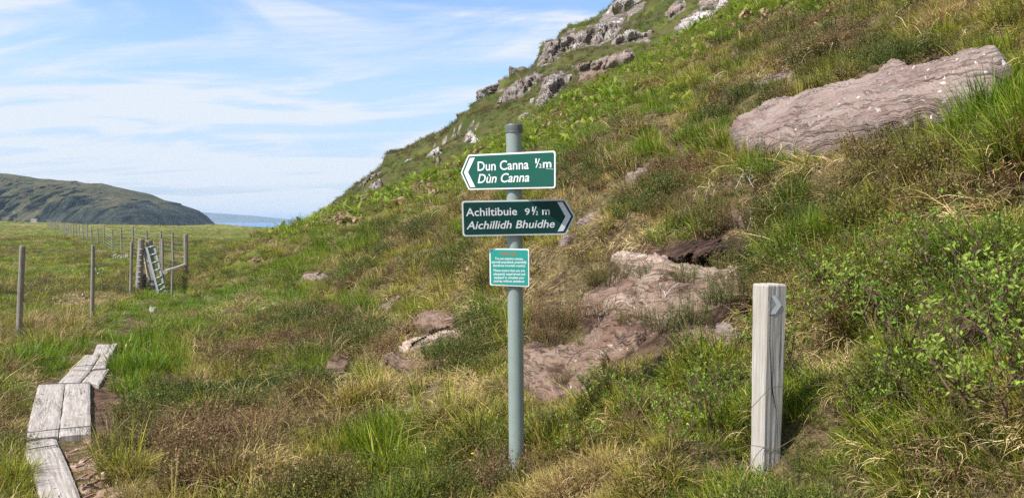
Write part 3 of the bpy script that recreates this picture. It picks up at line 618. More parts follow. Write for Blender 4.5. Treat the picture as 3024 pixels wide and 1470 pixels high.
ridge('far_shore_hills', [(560,622),(615,628),(680,632),(760,638),(830,645),(862,648),(885,646),(930,652),(1000,658)], 9000, 900, M['farland'], [(0, 2.0), (1000, 2.0)], 200, 40, 0.05)
ridge('low_far_ridge', [(-500,630),(0,632),(60,631),(105,633),(140,640)], 420, 60, M['head'], [(0, 2.0), (1000, 2.0)], 160, 40, 0.2, -11) if False else None

# ---------------------------------------------------------------- rocks
def build_rock(r):
    poly = r['poly']; xs = [p[0] for p in poly]; ys = [p[1] for p in poly]; st = r['step']; m = st * 3
    gx = np.arange(min(xs) - m, max(xs) + m + st, st); gy = np.arange(min(ys) - m, max(ys) + m + st, st)
    PX, PY = np.meshgrid(gx, gy); sh = PX.shape
    seed = (xs[0] * 0.013 + ys[0] * 0.007) % 50
    cg = r['strat'] > .05; wob = (0.6 if cg else .22 if 'huge' in r['label'] else .55) * r['fall'] * fbm(PX / (r['fall'] * (1.5 if cg else 2.2)), PY / (r['fall'] * (.9 if cg else 1.4)), seed, 4, .6)
    D = poly_dist(PX, PY, poly) + wob
    P = ground_hit(PX.ravel(), PY.ravel()).reshape(*sh, 3)
    ok = ~np.isnan(P[..., 0]) & (D > -2.4 * st)
    if ok.sum() < 9: return
    dmed = np.median(P[..., 1][ok & (D > 0)]) if (ok & (D > 0)).any() else np.median(P[..., 1][ok])
    ok &= np.abs(P[..., 1] - dmed) < max(1.5, 0.3 * dmed)
    Q = np.nan_to_num(P)
    N = nrm(Q[..., 0], Q[..., 1], 0.25); V = -rays(PX, PY); V[..., 2] *= 0.4; V /= np.linalg.norm(V, axis=-1, keepdims=True)
    U = N * (1 - r['toward']) + V * r['toward'] + np.array([0, 0, 0.25]); U /= np.linalg.norm(U, axis=-1, keepdims=True)
    off0 = 0.05 if BARE[0] else 0.0; bz = off0 + r['bulge'] * (0.8 if r['strat'] <= .05 else .55 if r['step'] > 2 else .38); off = bz * (1 - np.exp(-np.maximum(D, 0) / (r['fall'] * 0.55))) - np.where(D < 0, bz * 1.2 + 0.06, 0) * np.clip(-D / (2.0 * st), 0, 1) * 1.0
    k = 1.0 / max(bz, 0.05)
    x, y, z = Q[..., 0], Q[..., 1], Q[..., 2]
    ins = sstep(-1, r['fall'] * 0.6, D)
    off = off + r['lump'] * fbm(x * 0.5 * k ** .6 + seed, y * 0.5 * k ** .6, z * 0.8 * k ** .6, 5, 0.55) * ins
    # bedding: thin beds stepping in and out
    sc = z * (1.6 / max(r['strat'] * 9, 0.02)) * 0.12 + 0.30 * x + 0.5 * fbm(x * 0.3 * k ** .5, y * 0.3 * k ** .5, seed, 3)
    if r['strat'] > 0.05:
        sc = z * 1.1 - 0.28 * x + 0.8 * fbm(x * 0.25, y * 0.25, seed, 3)
        fr = sc * 1.7 - np.floor(sc * 1.7); st_ = (np.minimum(fr, 1) ** 0.5) * np.where(fr > 0.9, (1 - fr) / 0.1, 1)
        off = off + r['strat'] * (st_ * 2.6 - 0.9) * ins
        f2 = sc * 5.3; f2 = f2 - np.floor(f2); off = off + r['strat'] * 0.45 * (f2 - 0.5) * ins
        bl = pn(np.floor(sc * 1.7) * 3.7, x * 0.55 + np.floor(sc * 1.7) * 1.3, seed)
        off = off + r['strat'] * 3.0 * np.round(bl * 4) / 4 * ins
        jt = np.abs(pn(x * 0.8 + np.floor(sc * 1.7) * 5.1, y * 0.8, seed + 3)); off = off - r['strat'] * 2.2 * (1 - sstep(0.0, 0.09, jt)) * ins
    else:
        sc2 = (z * 1.0 - 0.12 * x + 0.22 * fbm(x * 0.8, y * 0.8, seed, 4)) * 21
        ff = sc2 - np.floor(sc2); off = off - r['strat'] * 1.3 * (1 - sstep(0.0, 0.22, np.minimum(ff, 1 - ff))) * sstep(-.35, .2, fbm(x * 1.2, y * 1.2, z * 2 + seed, 3)) * ins
        cr = np.abs(fbm(x * 1.4 + seed, y * 1.4, z * 4, 3)); off = off - 0.6 * r['strat'] * (1 - sstep(0.0, 0.06, cr)) * ins
        fct = fbm(x * 1.9 + seed, y * 1.9, z * 3.1, 3); off = off + 1.1 * r['lump'] * (np.floor(fct * 5) / 5 + .25 * fct) * ins
        if 'huge smooth' not in r['label']:
            qw = .35 if BARE[0] else .65; q_ = (off + 0.02 * fbm(x * 2.2, y * 2.2, z * 2.2 + seed, 3)) / 0.042; off = off * (1 - qw) + qw * .042 * (np.floor(q_) + sstep(.5, .95, q_ - np.floor(q_)))
        off = off + 0.012 * fbm(x * 6, y * 6, z * 14, 3) * ins
    Q = Q + U * off[..., None]
    idx = -np.ones(sh, int); idx[ok] = np.arange(ok.sum())
    a, b, c, d = idx[:-1, :-1], idx[1:, :-1], idx[1:, 1:], idx[:-1, 1:]
    f = (a >= 0) & (b >= 0) & (c >= 0) & (d >= 0)
    dy = np.abs(P[:-1, :-1, 1] - P[1:, 1:, 1]); f &= ~(np.nan_to_num(dy, nan=9) > max(0.35, 0.05 * dmed))
    lab = -np.ones(f.shape, int); best = (0, -1); nl = 0
    for i0, j0 in zip(*np.where(f)):
        if lab[i0, j0] >= 0: continue
        st_k = [(i0, j0)]; lab[i0, j0] = nl; cnt = 0
        while st_k:
            i, j = st_k.pop(); cnt += 1
            for di, dj in ((1, 0), (-1, 0), (0, 1), (0, -1)):
                p_, q_ = i + di, j + dj
                if 0 <= p_ < f.shape[0] and 0 <= q_ < f.shape[1] and f[p_, q_] and lab[p_, q_] < 0: lab[p_, q_] = nl; st_k.append((p_, q_))
        best = max(best, (cnt, nl)); nl += 1
    f &= lab == best[1]
    F = np.stack([a[f], b[f], c[f], d[f]], -1)
    if len(F) < 4: return
    V_ = Q[ok]; o0 = V_.mean(0); o0[2] = V_[:, 2].min()
    used = np.unique(F); remap = -np.ones(len(V_), int); remap[used] = np.arange(len(used)); V_ = V_[used]; F = remap[F]
    o = obj(r['name'], mesh_data(r['name'], V_ - o0, F, M[r['mat']], r['strat'] <= 0.05), None, tuple(o0))
    tag(o, r['label'], {'boulder': 'rock', 'stone': 'stone', 'crag': 'crag', 'rock_slab': 'rock'}.get(r['name'], 'rock'), r['group'])
for r in ROCKS:
    BARE[0] = any(k in r['label'] for k in ('huge smooth', 'broad pinkish', 'reddish bedrock bulge', 'tilted ribbed', 'wide low sheet', 'sandy rock ledge', 'thin tan'))
    build_rock(r)
BARE[0] = False

def lump_rock(name, c, size, rz, label, mat, seed, cat='rock', tilt=0.0):
    """a free-standing block: rounded box with broken bedding"""
    k = 26; th = np.linspace(0, PI, k); ph = np.linspace(0, 2 * PI, 2 * k, endpoint=False)
    T, Ph = np.meshgrid(th, ph, indexing='ij'); e = 0.55
    sg = lambda v: np.sign(v) * np.abs(v) ** e
    x = sg(np.sin(T)) * sg(np.cos(Ph)); y = sg(np.sin(T)) * sg(np.sin(Ph)); z = sg(np.cos(T))
    P = np.stack([x, y, z], -1); q = 1 + 0.22 * fbm(x * 1.3 + seed, y * 1.3, z * 1.3, 4)
    q = q + 0.10 * (np.floor(z * 3 + 0.5 * pn(x, y, seed)) % 2 - 0.5)
    P = P * q[..., None] * np.array(size) / 2
    n = 2 * k; idx = np.arange(k * n).reshape(k, n)
    F = np.stack([idx[:-1], idx[1:], np.roll(idx, -1, 1)[1:], np.roll(idx, -1, 1)[:-1]], -1).reshape(-1, 4)
    o = obj(name, mesh_data(name, P.reshape(-1, 3), F, M[mat]), None, c); o.rotation_euler = (tilt, tilt * 0.6, rz)
    if label: tag(o, label, cat)
    return o
def on_skyline(px, d):
    yy = d; z = height(np.array([(px - CX) / FPX * yy]), np.array([yy]))[0]; return ((px - CX) / FPX * yy, yy, z)
for px, d, s, lab in [(1537, 58, (2.0, 1.6, 1.3), 'large grey block standing on the skyline above the stepped cliff'), (1493, 58, (1.2, 1.0, .7), 'grey block on the skyline at the left end of the stepped cliff'),
                      (1433, 58, (1.1, .9, .9), 'dark grey boulder lowest of the row on the skyline'), (1451, 58, (.9, .8, .6), 'small boulder second lowest of the row on the skyline'),
                      (1470, 58, (1.0, .9, .6), 'low boulder third from the bottom of the row on the skyline'), (1640, 58, (2.4, 1.6, .6), 'flat grey rock on the skyline right of the large grey block'),
                      (1372, 58, (1.2, .9, .5), 'flat grey rock low on the skyline above the left tip of the upper sign')]:
    c = on_skyline(px, d); lump_rock('boulder', (c[0], c[1], c[2] + s[2] * 0.12), s, px * 0.7, lab, 'crag', px * 0.1, 'boulder', 0.12)

# the dark peat face over the bedrock shelf
def peat_bank(poly, name, label, out, seed):
    xs = [p[0] for p in poly]; ys = [p[1] for p in poly]; st = 2.5
    gx = np.arange(min(xs) - 10, max(xs) + 14, st); gy = np.arange(min(ys) - 10, max(ys) + 14, st)
    PX, PY = np.meshgrid(gx, gy); sh = PX.shape; D = poly_dist(PX, PY, poly) + 9 * fbm(PX / 40, PY / 30, seed, 3)
    P = ground_hit(PX.ravel(), PY.ravel()).reshape(*sh, 3); ok = ~np.isnan(P[..., 0]) & (D > -10)
    V = -rays(PX, PY); V[..., 2] = 0; V /= np.linalg.norm(V, axis=-1, keepdims=True)
    h = (PY - min(ys)) / (max(ys) - min(ys))        # 0 top 1 bottom
    prof = np.where(h < 0.45, 1.0, 1.0 - 1.25 * sstep(0.45, 0.95, h))
    off = out * prof * sstep(-8, 26, D) - 0.08 * sstep(0, 10, -D)
    x, y, z = P[..., 0], P[..., 1], P[..., 2]
    off = off + 0.13 * fbm(np.nan_to_num(x) * 5, np.nan_to_num(y) * 4, np.nan_to_num(z) * 6, 5, 0.65) * sstep(-4, 16, D)
    off = off + 0.035 * fbm(np.nan_to_num(x) * 19, np.nan_to_num(y) * 19, np.nan_to_num(z) * 24, 4, 0.7) * sstep(-4, 10, D)
    Q = np.nan_to_num(P) + V * off[..., None]
    idx = -np.ones(sh, int); idx[ok] = np.arange(ok.sum()); a, b, c, d = idx[:-1, :-1], idx[1:, :-1], idx[1:, 1:], idx[:-1, 1:]
    f = (a >= 0) & (b >= 0) & (c >= 0) & (d >= 0); F = np.stack([a[f], b[f], c[f], d[f]], -1)
    V_ = Q[ok]; o0 = V_.mean(0); o = obj(name, mesh_data(name, V_ - o0, F, M['peat'], False), None, tuple(o0)); tag(o, label, 'peat bank')
    return o
peat_bank(PEAT, 'peat_bank', 'dark brown overhanging peat bank above the pinkish bedrock shelf', 0.24, 3.0)
peat_bank(PEAT2, 'peat_bank', 'dark peat face just left of the top of the wooden post', 0.12, 8.0)
PEAT3 = z5([(1145,380),(1140,350),(1180,325),(1300,330),(1330,290),(1400,262),(1455,270),(1478,320),(1450,370),(1380,372),(1300,385),(1270,395),(1210,390)])
peat_bank(PEAT3, 'peat_bank', 'eroded black peat hollow on top of the huge pink slab', 0.10, 12.0)
PEAT4 = z6([(780,60),(830,20),(880,30),(900,90),(880,120),(830,110),(800,90)])
peat_bank(PEAT4, 'peat_bank', 'small dark peat lump in grass above the straw patch', 0.08, 15.0)

# ---------------------------------------------------------------- sign post
base = hit1(1526, 1372); PD = base[1]
def at_depth(px, py, y):
    D = rays(np.array([px]), np.array([py]))[0]; t = y / D[1]; return np.array([D[0] * t, y, EYE + D[2] * t])
ptop = at_depth(1517.3, 368, PD + 0.02); capb = at_depth(1517.6, 392, PD + 0.02); pbot = at_depth(1526, 1372, PD)
prad = 23.0 / FPX * PD
post = empty('sign_post', tuple(base)); tag(post, 'tall grey green steel pole carrying two green direction signs and a notice', 'signpost')
pdir = (ptop - pbot) / np.linalg.norm(ptop - pbot)
mb = MB(); mb.tube([pbot - pdir * 0.25] + [pbot + pdir * s for s in np.linspace(0, np.linalg.norm(capb - pbot) + 0.02, 6)], prad, 40, False)
mb.build('pole', M['pole'], post, base, True)
mb = MB(); cr = prad * 1.125; h = np.linalg.norm(ptop - capb)
mb.tube([capb, capb + pdir * 0.004, capb + pdir * (h - 0.008), capb + pdir * (h - 0.002), capb + pdir * h], [cr, cr * 1.01, cr, cr * 0.97, cr * 0.88], 40)
o = mb.build('pole_cap', M['cap'], post, base, True)
for f in o.data.polygons:
    if len(f.vertices) > 4: f.use_smooth = False

S3 = 2.3196
def P3(p): return (1300 + p[0] / S3, 340 + p[1] / S3)
class Plate:
    def __init__(s, center_px, yaw, gap=0.012, roll=0.0):
        px, py = P3(center_px)
        # pole axis point at this height, then step towards the camera
        c = at_depth(px, py, PD); zc_ = c[2]; k = (zc_ - pbot[2]) / (ptop[2] - pbot[2]); ax = pbot + (ptop - pbot) * k
        s.n = np.array([math.sin(yaw), -math.cos(yaw), 0.0])        # faces the camera side
        s.ex = np.array([math.cos(yaw), math.sin(yaw), 0.0]); s.ez = np.array([0, 0, 1.0])
        s.o = ax + s.n * (prad + gap)
    def loc(s, p, lift=0.0):
        D = rays(*[np.array([v]) for v in P3(p)])[0]; o = s.o + s.n * lift - np.array([0, 0, EYE])
        t = np.dot(s.n, o) / np.dot(s.n, D); q = D * t - o + s.n * lift
        return np.array([np.dot(q, s.ex), np.dot(q, s.ez)])
    def world(s, ab, lift): return s.o + s.ex * ab[0] + s.ez * ab[1] + s.n * lift
def rounded(pts, rad, seg=6):
    out = []; n_ = len(pts)
    for i in range(n_):
        p0, p1, p2 = np.array(pts[i - 1]), np.array(pts[i]), np.array(pts[(i + 1) % n_])
        a = (p0 - p1) / np.linalg.norm(p0 - p1); b = (p2 - p1) / np.linalg.norm(p2 - p1)
        r = rad[i] if hasattr(rad, '__len__') else rad
        if r <= 0: out.append(p1); continue
        ang = math.acos(np.clip(np.dot(a, b), -1, 1)); d = r / math.tan(ang / 2)
        A = p1 + a * d; B = p1 + b * d
        for k in range(seg + 1):
            t = k / seg; out.append((1 - t) ** 2 * A + 2 * t * (1 - t) * (p1 * 0.75 + (A + B) * 0.125) + t * t * B)
    return out
def slab2d(plate, pts, l0, l1):
    mb = MB(); n_ = len(pts); v = [plate.world(p, l0) for p in pts] + [plate.world(p, l1) for p in pts]
    f = [tuple(range(n_, 2 * n_)), tuple(reversed(range(n_)))] + [(i, (i + 1) % n_, n_ + (i + 1) % n_, n_ + i) for i in range(n_)]
    mb.add(v, f); return mb
def inset(pts, d):
    P = [np.array(p) for p in pts]; out = []; n_ = len(P)
    area = sum(P[i][0] * P[(i + 1) % n_][1] - P[(i + 1) % n_][0] * P[i][1] for i in range(n_)); sg = 1 if area > 0 else -1
    for i in range(n_):
        a = P[i] - P[i - 1]; b = P[(i + 1) % n_] - P[i]; na = np.array([-a[1], a[0]]) / np.linalg.norm(a) * sg; nb = np.array([-b[1], b[0]]) / np.linalg.norm(b) * sg
        m = na + nb; m = m / np.dot(m, m) * 2; out.append(P[i] + m * d)
    return out
_capcache = {}
def text_mesh(body, shear=0.0, bold=0.012):
    cu = bpy.data.curves.new('text', 'FONT'); cu.body = body; cu.size = 1; cu.shear = shear; cu.offset = bold; cu.resolution_u = 3
    ob = bpy.data.objects.new('text', cu); COL.objects.link(ob)
    dg = bpy.context.evaluated_depsgraph_get(); dg.update(); me = bpy.data.meshes.new_from_object(ob.evaluated_get(dg))
    v = np.array([tuple(q.co) for q in me.vertices]); f = [tuple(p.vertices) for p in me.polygons]
    bpy.data.objects.remove(ob); bpy.data.curves.remove(cu); bpy.data.meshes.remove(me); return v, f
def lettering(plate, parent, body, bl, br, cap_px, mat, lift, italic=False, bold=0.012, name='lettering', origin=None, ref='D', thick=0.0012):
    """bl/br: baseline ends, cap_px: height in zoomed pixels of the reference glyph"""
    v, f = text_mesh(body, 0.22 if italic else 0.0, bold); rv, _ = text_mesh(ref, 0, bold)
    capf = rv[:, 1].max() - max(rv[:, 1].min(), 0) * 0; base0 = min(rv[:, 1].min(), 0.0)
    a = plate.loc(bl, lift); b = plate.loc(br, lift); up = plate.loc((bl[0], bl[1] - cap_px), lift)
    H = np.linalg.norm(up - a); x0, x1 = v[:, 0].min(), v[:, 0].max(); ex = (b - a); hx = ex / np.linalg.norm(ex); hy = np.array([-hx[1], hx[0]])
    sy = H / (capf - base0); k = len(v)
    pts = [a + ex * ((q[0] - x0) / (x1 - x0)) + hy * (q[1] - base0) * sy for q in v]
    mb = MB(); top = [plate.world(p, lift + thick) for p in pts]; bot = [plate.world(p, lift - 0.0004) for p in pts]
    from collections import Counter
    ed = Counter()
    for q in f:
        for i in range(len(q)): ed[(q[i], q[(i + 1) % len(q)])] += 1
    F = [q for q in f]
    for (i, j) in ed:
        if (j, i) not in ed: F.append((j, i, i + k, j + k))
    mb.add(top + bot, F)
    o = mb.build(name, mat, parent, base); return o
def plate_piece(plate, parent, pts, l0, l1, name, mat, rad=0.0):
    q = [plate.loc(p, l1) for p in pts]
    return slab2d(plate, rounded(q, rad) if rad else q, l0, l1).build(name, mat, parent, base)

def child_label(o, s): o['label'] = s; return o
# upper sign
pl = Plate((505, 385), math.radians(-27), 0.010)
up = [(140, 395), (192, 272), (790, 243), (790, 500), (195, 512)]
loc_up = [pl.loc(p, 0.003) for p in up]
sc_ = np.linalg.norm(pl.loc((192, 272)) - pl.loc((195, 512))) / 240.0
panel = slab2d(pl, rounded(loc_up, [0.006, 0.012, 0.012, 0.012, 0.012]), 0.0, 0.003).build('sign_panel', M['white'], post, base); child_label(panel, 'upper dark green arrow sign pointing left reading Dun Canna')
slab2d(pl, rounded(inset(loc_up, 11 * sc_), [0.004, 0.008, 0.008, 0.008, 0.008]), 0.0028, 0.0045).build('green_face', M['green'], panel, base)
lf = 0.0045
plate_piece(pl, panel, [(203, 294), (238, 291), (190, 391), (240, 493), (206, 494), (162, 393)], lf - 0.0004, lf + 0.001, 'chevron', M['white'])
lettering(pl, panel, 'Dun Canna', (257, 383), (607, 370), 64, M['white'], lf)
lettering(pl, panel, 'D\u00f9n Canna', (258, 467), (611, 456), 62, M['white'], lf, True)
lettering(pl, panel, '1', (652, 331), (662, 330.7), 34, M['white'], lf, bold=0.006, name='digit', ref='1')
lettering(pl, panel, '/', (654, 361), (684, 360), 62, M['white'], lf, bold=-0.005, name='fraction_stroke', ref='/')
lettering(pl, panel, '2', (677, 362), (695, 361.5), 28, M['white'], lf, bold=0.006, name='digit', ref='2')
lettering(pl, panel, 'm', (704, 362), (762, 360), 39, M['white'], lf, bold=0.02, ref='x')
plate_piece(pl, panel, [(724, 367.5), (777, 369.5), (777, 371.5), (724, 369.5)], lf - 0.0003, lf + 0.0006, 'scratch_line', M['white'])
# lower sign
pl2 = Plate((515, 700), math.radians(1.5), 0.010)
lo = [(146, 588), (854, 575), (924, 692), (862, 817), (154, 830)]
loc_lo = [pl2.loc(p, 0.003) for p in lo]; sc2 = np.linalg.norm(pl2.loc((146, 588)) - pl2.loc((154, 830))) / 242.0
panel2 = slab2d(pl2, rounded(loc_lo, [0.012, 0.010, 0.006, 0.010, 0.012]), 0.0, 0.003).build('sign_panel', M['white_shaded'], post, base); child_label(panel2, 'lower green arrow sign pointing right reading Achiltibuie')
slab2d(pl2, rounded(inset(loc_lo, 11 * sc2), [0.008, 0.007, 0.004, 0.007, 0.008]), 0.0028, 0.0045).build('green_face', M['green_shaded'], panel2, base)
plate_piece(pl2, panel2, [(802, 596), (838, 595), (897, 692), (843, 794), (804, 797), (858, 694)], lf - 0.0004, lf + 0.001, 'chevron', M['white_shaded'])
lettering(pl2, panel2, 'Achiltibuie', (177, 692), (527, 685), 54, M['white_shaded'], lf)
lettering(pl2, panel2, '9', (580, 684.5), (614, 684), 46, M['white_shaded'], lf, name='digit', ref='9')
lettering(pl2, panel2, '1', (629, 661), (640, 661), 34, M['white_shaded'], lf, bold=0.006, name='digit', ref='1')
lettering(pl2, panel2, '/', (633, 683), (662, 682), 56, M['white_shaded'], lf, bold=-0.005, name='fraction_stroke', ref='/')
lettering(pl2, panel2, '2', (655, 684), (670, 684), 26, M['white_shaded'], lf, bold=0.006, name='digit', ref='2')
lettering(pl2, panel2, 'm', (699, 683), (751, 682), 36, M['white_shaded'], lf, bold=0.02, ref='x')
lettering(pl2, panel2, 'Aichillidh Bhuidhe', (180, 782), (785, 770), 54, M['white_shaded'], lf, True)
# notice
pl3 = Plate((475, 1040), math.radians(-14), 0.008)
no = [(336, 912), (608, 915), (610, 1176), (340, 1164)]
loc_no = [pl3.loc(p, 0.003) for p in no]; sc3 = np.linalg.norm(pl3.loc((336, 912)) - pl3.loc((340, 1164))) / 252.0
panel3 = slab2d(pl3, rounded(loc_no, 0.007), 0.0, 0.003).build('notice_panel', M['white'], post, base); child_label(panel3, 'small teal notice with white border headed TAKE CARE')
slab2d(pl3, rounded(inset(loc_no, 9 * sc3), 0.005), 0.0028, 0.0045).build('teal_face', M['teal'], panel3, base)
lettering(pl3, panel3, 'TAKE CARE', (408, 958), (525, 959), 21, M['orange'], lf, bold=0.02, thick=0.0006)
for body, x0, x1, y0 in [('You are entering remote,', 375, 569, 990), ('sparsely-populated, potentially', 352, 593, 1013), ('dangerous mountain country.', 362, 584, 1037), ('Please ensure that you are', 366, 580, 1071),
                         ('adequately experienced and', 364, 582, 1095), ('equipped to complete your', 368, 577, 1119), ('journey without assistance.', 367, 580, 1143)]:
    lettering(pl3, panel3, body, (x0, y0), (x1, y0 + 2), 17, M['white'], lf, bold=0.018, thick=0.0006)
for P_, yy in ((pl, 330), (pl, 455), (pl2, 640), (pl2, 770), (pl3, 1000), (pl3, 1100)):
    c = P_.o; a = P_.loc((0, yy)); zz = P_.o[2] + a[1]; k = (zz - pbot[2]) / (ptop[2] - pbot[2]); ax = pbot + (ptop - pbot) * k
    mb = MB(); mb.tube([ax + np.array([math.cos(t), math.sin(t), 0]) * (prad + 0.003) for t in np.linspace(0, 2 * PI, 25)], 0.0035, 5, False); mb.build('clamp_band', M['wire'], post, base, True)

# ---------------------------------------------------------------- wooden waymark post
wb = hit1(2262, 1368); WD = wb[1]
wt = at_depth(2273, 838, WD); wbot = at_depth(2260, 1372, WD)
wp = empty('waymark_post', tuple(wb)); tag(wp, 'short square weathered grey timber post in front of the leafy shrubs', 'post')
side = 97.0 / FPX * WD / (math.cos(0.62) + math.sin(0.62)); rot = -1.24
def wood_post():
    nz = 30; ring = []; ch = 0.10
    for (a, b) in ((-1, -1), (1, -1), (1, 1), (-1, 1)):
        nx_, ny_ = {(-1, -1): (1, -1), (1, -1): (1, 1), (1, 1): (-1, 1), (-1, 1): (-1, -1)}[(a, b)]
    base_ring = []
    for (x0, y0), (x1, y1) in zip([(-1, -1), (1, -1), (1, 1), (-1, 1)], [(1, -1), (1, 1), (-1, 1), (-1, -1)]):
        for t in np.linspace(ch / 2, 1 - ch / 2, 8): base_ring.append((x0 + (x1 - x0) * t, y0 + (y1 - y0) * t))
    br = np.array(base_ring) * side / 2; m = len(br); V = []
    H0 = -0.2; H1 = wt[2] - wb[2]; hs = list(np.linspace(H0, H1 - 0.006, nz)) + [H1]
    for i, h in enumerate(hs):
        k = (h + wb[2] - wbot[2]) / (wt[2] - wbot[2]); cx_ = wbot[0] + (wt[0] - wbot[0]) * k - wb[0]
        s = (1.0 if i < nz else 0.955) * (0.90 + 0.10 * min(max(k, 0), 1)); 
        for j, (x, y) in enumerate(br):
            d = 0.0022 * float(pn(x * 90, y * 90, h * 3.0)) + 0.0015 * float(pn(x * 30, y * 30, h * 9))
            r = math.hypot(x, y); f = s * (1 + d / r)
            X, Y = x * f, y * f; V.append((X * math.cos(rot) - Y * math.sin(rot) + cx_, X * math.sin(rot) + Y * math.cos(rot), h + (0.002 * float(pn(x * 60, y * 60, 3)) if i >= nz - 1 else 0)))
    F = []
    for i in range(len(hs) - 1):
        for j in range(m): F.append((i * m + j, i * m + (j + 1) % m, (i + 1) * m + (j + 1) % m, (i + 1) * m + j))
    c = len(V); V.append((wt[0] - wb[0], 0, H1 - 0.004))
    for j in range(m): F.append(((len(hs) - 1) * m + j, (len(hs) - 1) * m + (j + 1) % m, c))
    return V, F
V_, F_ = wood_post(); obj('post_shaft', mesh_data('post_shaft', V_, F_, M['postwood'], False), wp)
# right-hand face: its outward normal, for the waymark arrow and the long drying crack
rn = np.array([math.sin(0.95), -math.cos(0.95), 0.0]); rn = np.array([math.cos(rot), math.sin(rot), 0.0])
cand = [np.array([math.cos(rot + k * PI / 2), math.sin(rot + k * PI / 2), 0.0]) for k in range(4)]
rn = max([c for c in cand if c[1] < 0], key=lambda c: c[0])
class Face:
    n = rn; ex = np.array([-rn[1], rn[0], 0.0]); ez = np.array([0, 0, 1.0])
    def o_at(s, z):
        k = (z - wbot[2]) / (wt[2] - wbot[2]); c = np.array([wbot[0] + (wt[0] - wbot[0]) * k, WD, z]); return c + s.n * side / 2 * (0.90 + 0.10 * k)
    def pt(s, px, py, lift):
        z = EYE; c = s.o_at(at_depth(px, py, WD)[2]); D = rays(np.array([px]), np.array([py]))[0]; o = c + s.n * lift - np.array([0, 0, EYE]); t = np.dot(s.n, o) / np.dot(s.n, D)
        return D * t + np.array([0, 0, EYE])
fc = Face(); zw = lambda p: (2100 + p[0] / 1.739, 750 + p[1] / 1.739)
def prism_px(pts, l0, l1):
    mb = MB(); a = [fc.pt(*zw(p), l0) for p in pts]; b = [fc.pt(*zw(p), l1) for p in pts]; m = len(pts)
    mb.add(a + b, [tuple(range(m, 2 * m)), tuple(reversed(range(m)))] + [(i, (i + 1) % m, m + (i + 1) % m, m + i) for i in range(m)]); return mb
n = NT('lead_disc'); M['disc'] = n.done(n.bsdf(n.mix(n.noise(n.pos(), 70, 4), (0.30, 0.30, 0.29), (0.42, 0.41, 0.40)), 0.7, 0.3))
n = NT('arrow_faded'); M['arrow'] = n.done(n.bsdf(n.mix(n.noise(n.pos(), 90, 4), (0.60, 0.60, 0.585), (0.74, 0.74, 0.72)), 0.7, 0.3))
pan = prism_px([(292, 214), (334, 212), (344, 222), (366, 262), (342, 302), (318, 312), (296, 312), (294, 296), (312, 262), (291, 226)], -0.002, 0.0018).build('waymark_plate', M['disc'], wp, wb)
pa = prism_px([(312, 217), (332, 215), (362, 262), (330, 308), (304, 308), (336, 262)], 0.0016, 0.0028).build('arrow', M['arrow'], pan, wb); 
mb = MB(); ck_pts = [(312, 160), (309, 230), (305, 300), (303, 380), (303, 460), (306, 560), (310, 650), (318, 720), (327, 765), (335, 800), (338, 860), (340, 940), (338, 1000)]
wv = [0.3, 0.6, .8, .8, 1, 1.3, 1.3, 1.5, 1.5, .9, .8, .6, .2]
L = [fc.pt(*zw((x - w * 1.5, y)), 0.0026) for (x, y), w in zip(ck_pts, wv)]; Rr = [fc.pt(*zw((x + w * 1.5, y)), 0.0026) for (x, y), w in zip(ck_pts, wv)]
mb.add(L + Rr, [(i, i + 1, len(L) + i + 1, len(L) + i) for i in range(len(L) - 1)])
n = NT('dark_crack'); M['crack'] = n.done(n.bsdf((0.03, 0.025, 0.02), 1.0, 0.0)); mb.build('drying_crack', M['crack'], wp, wb)

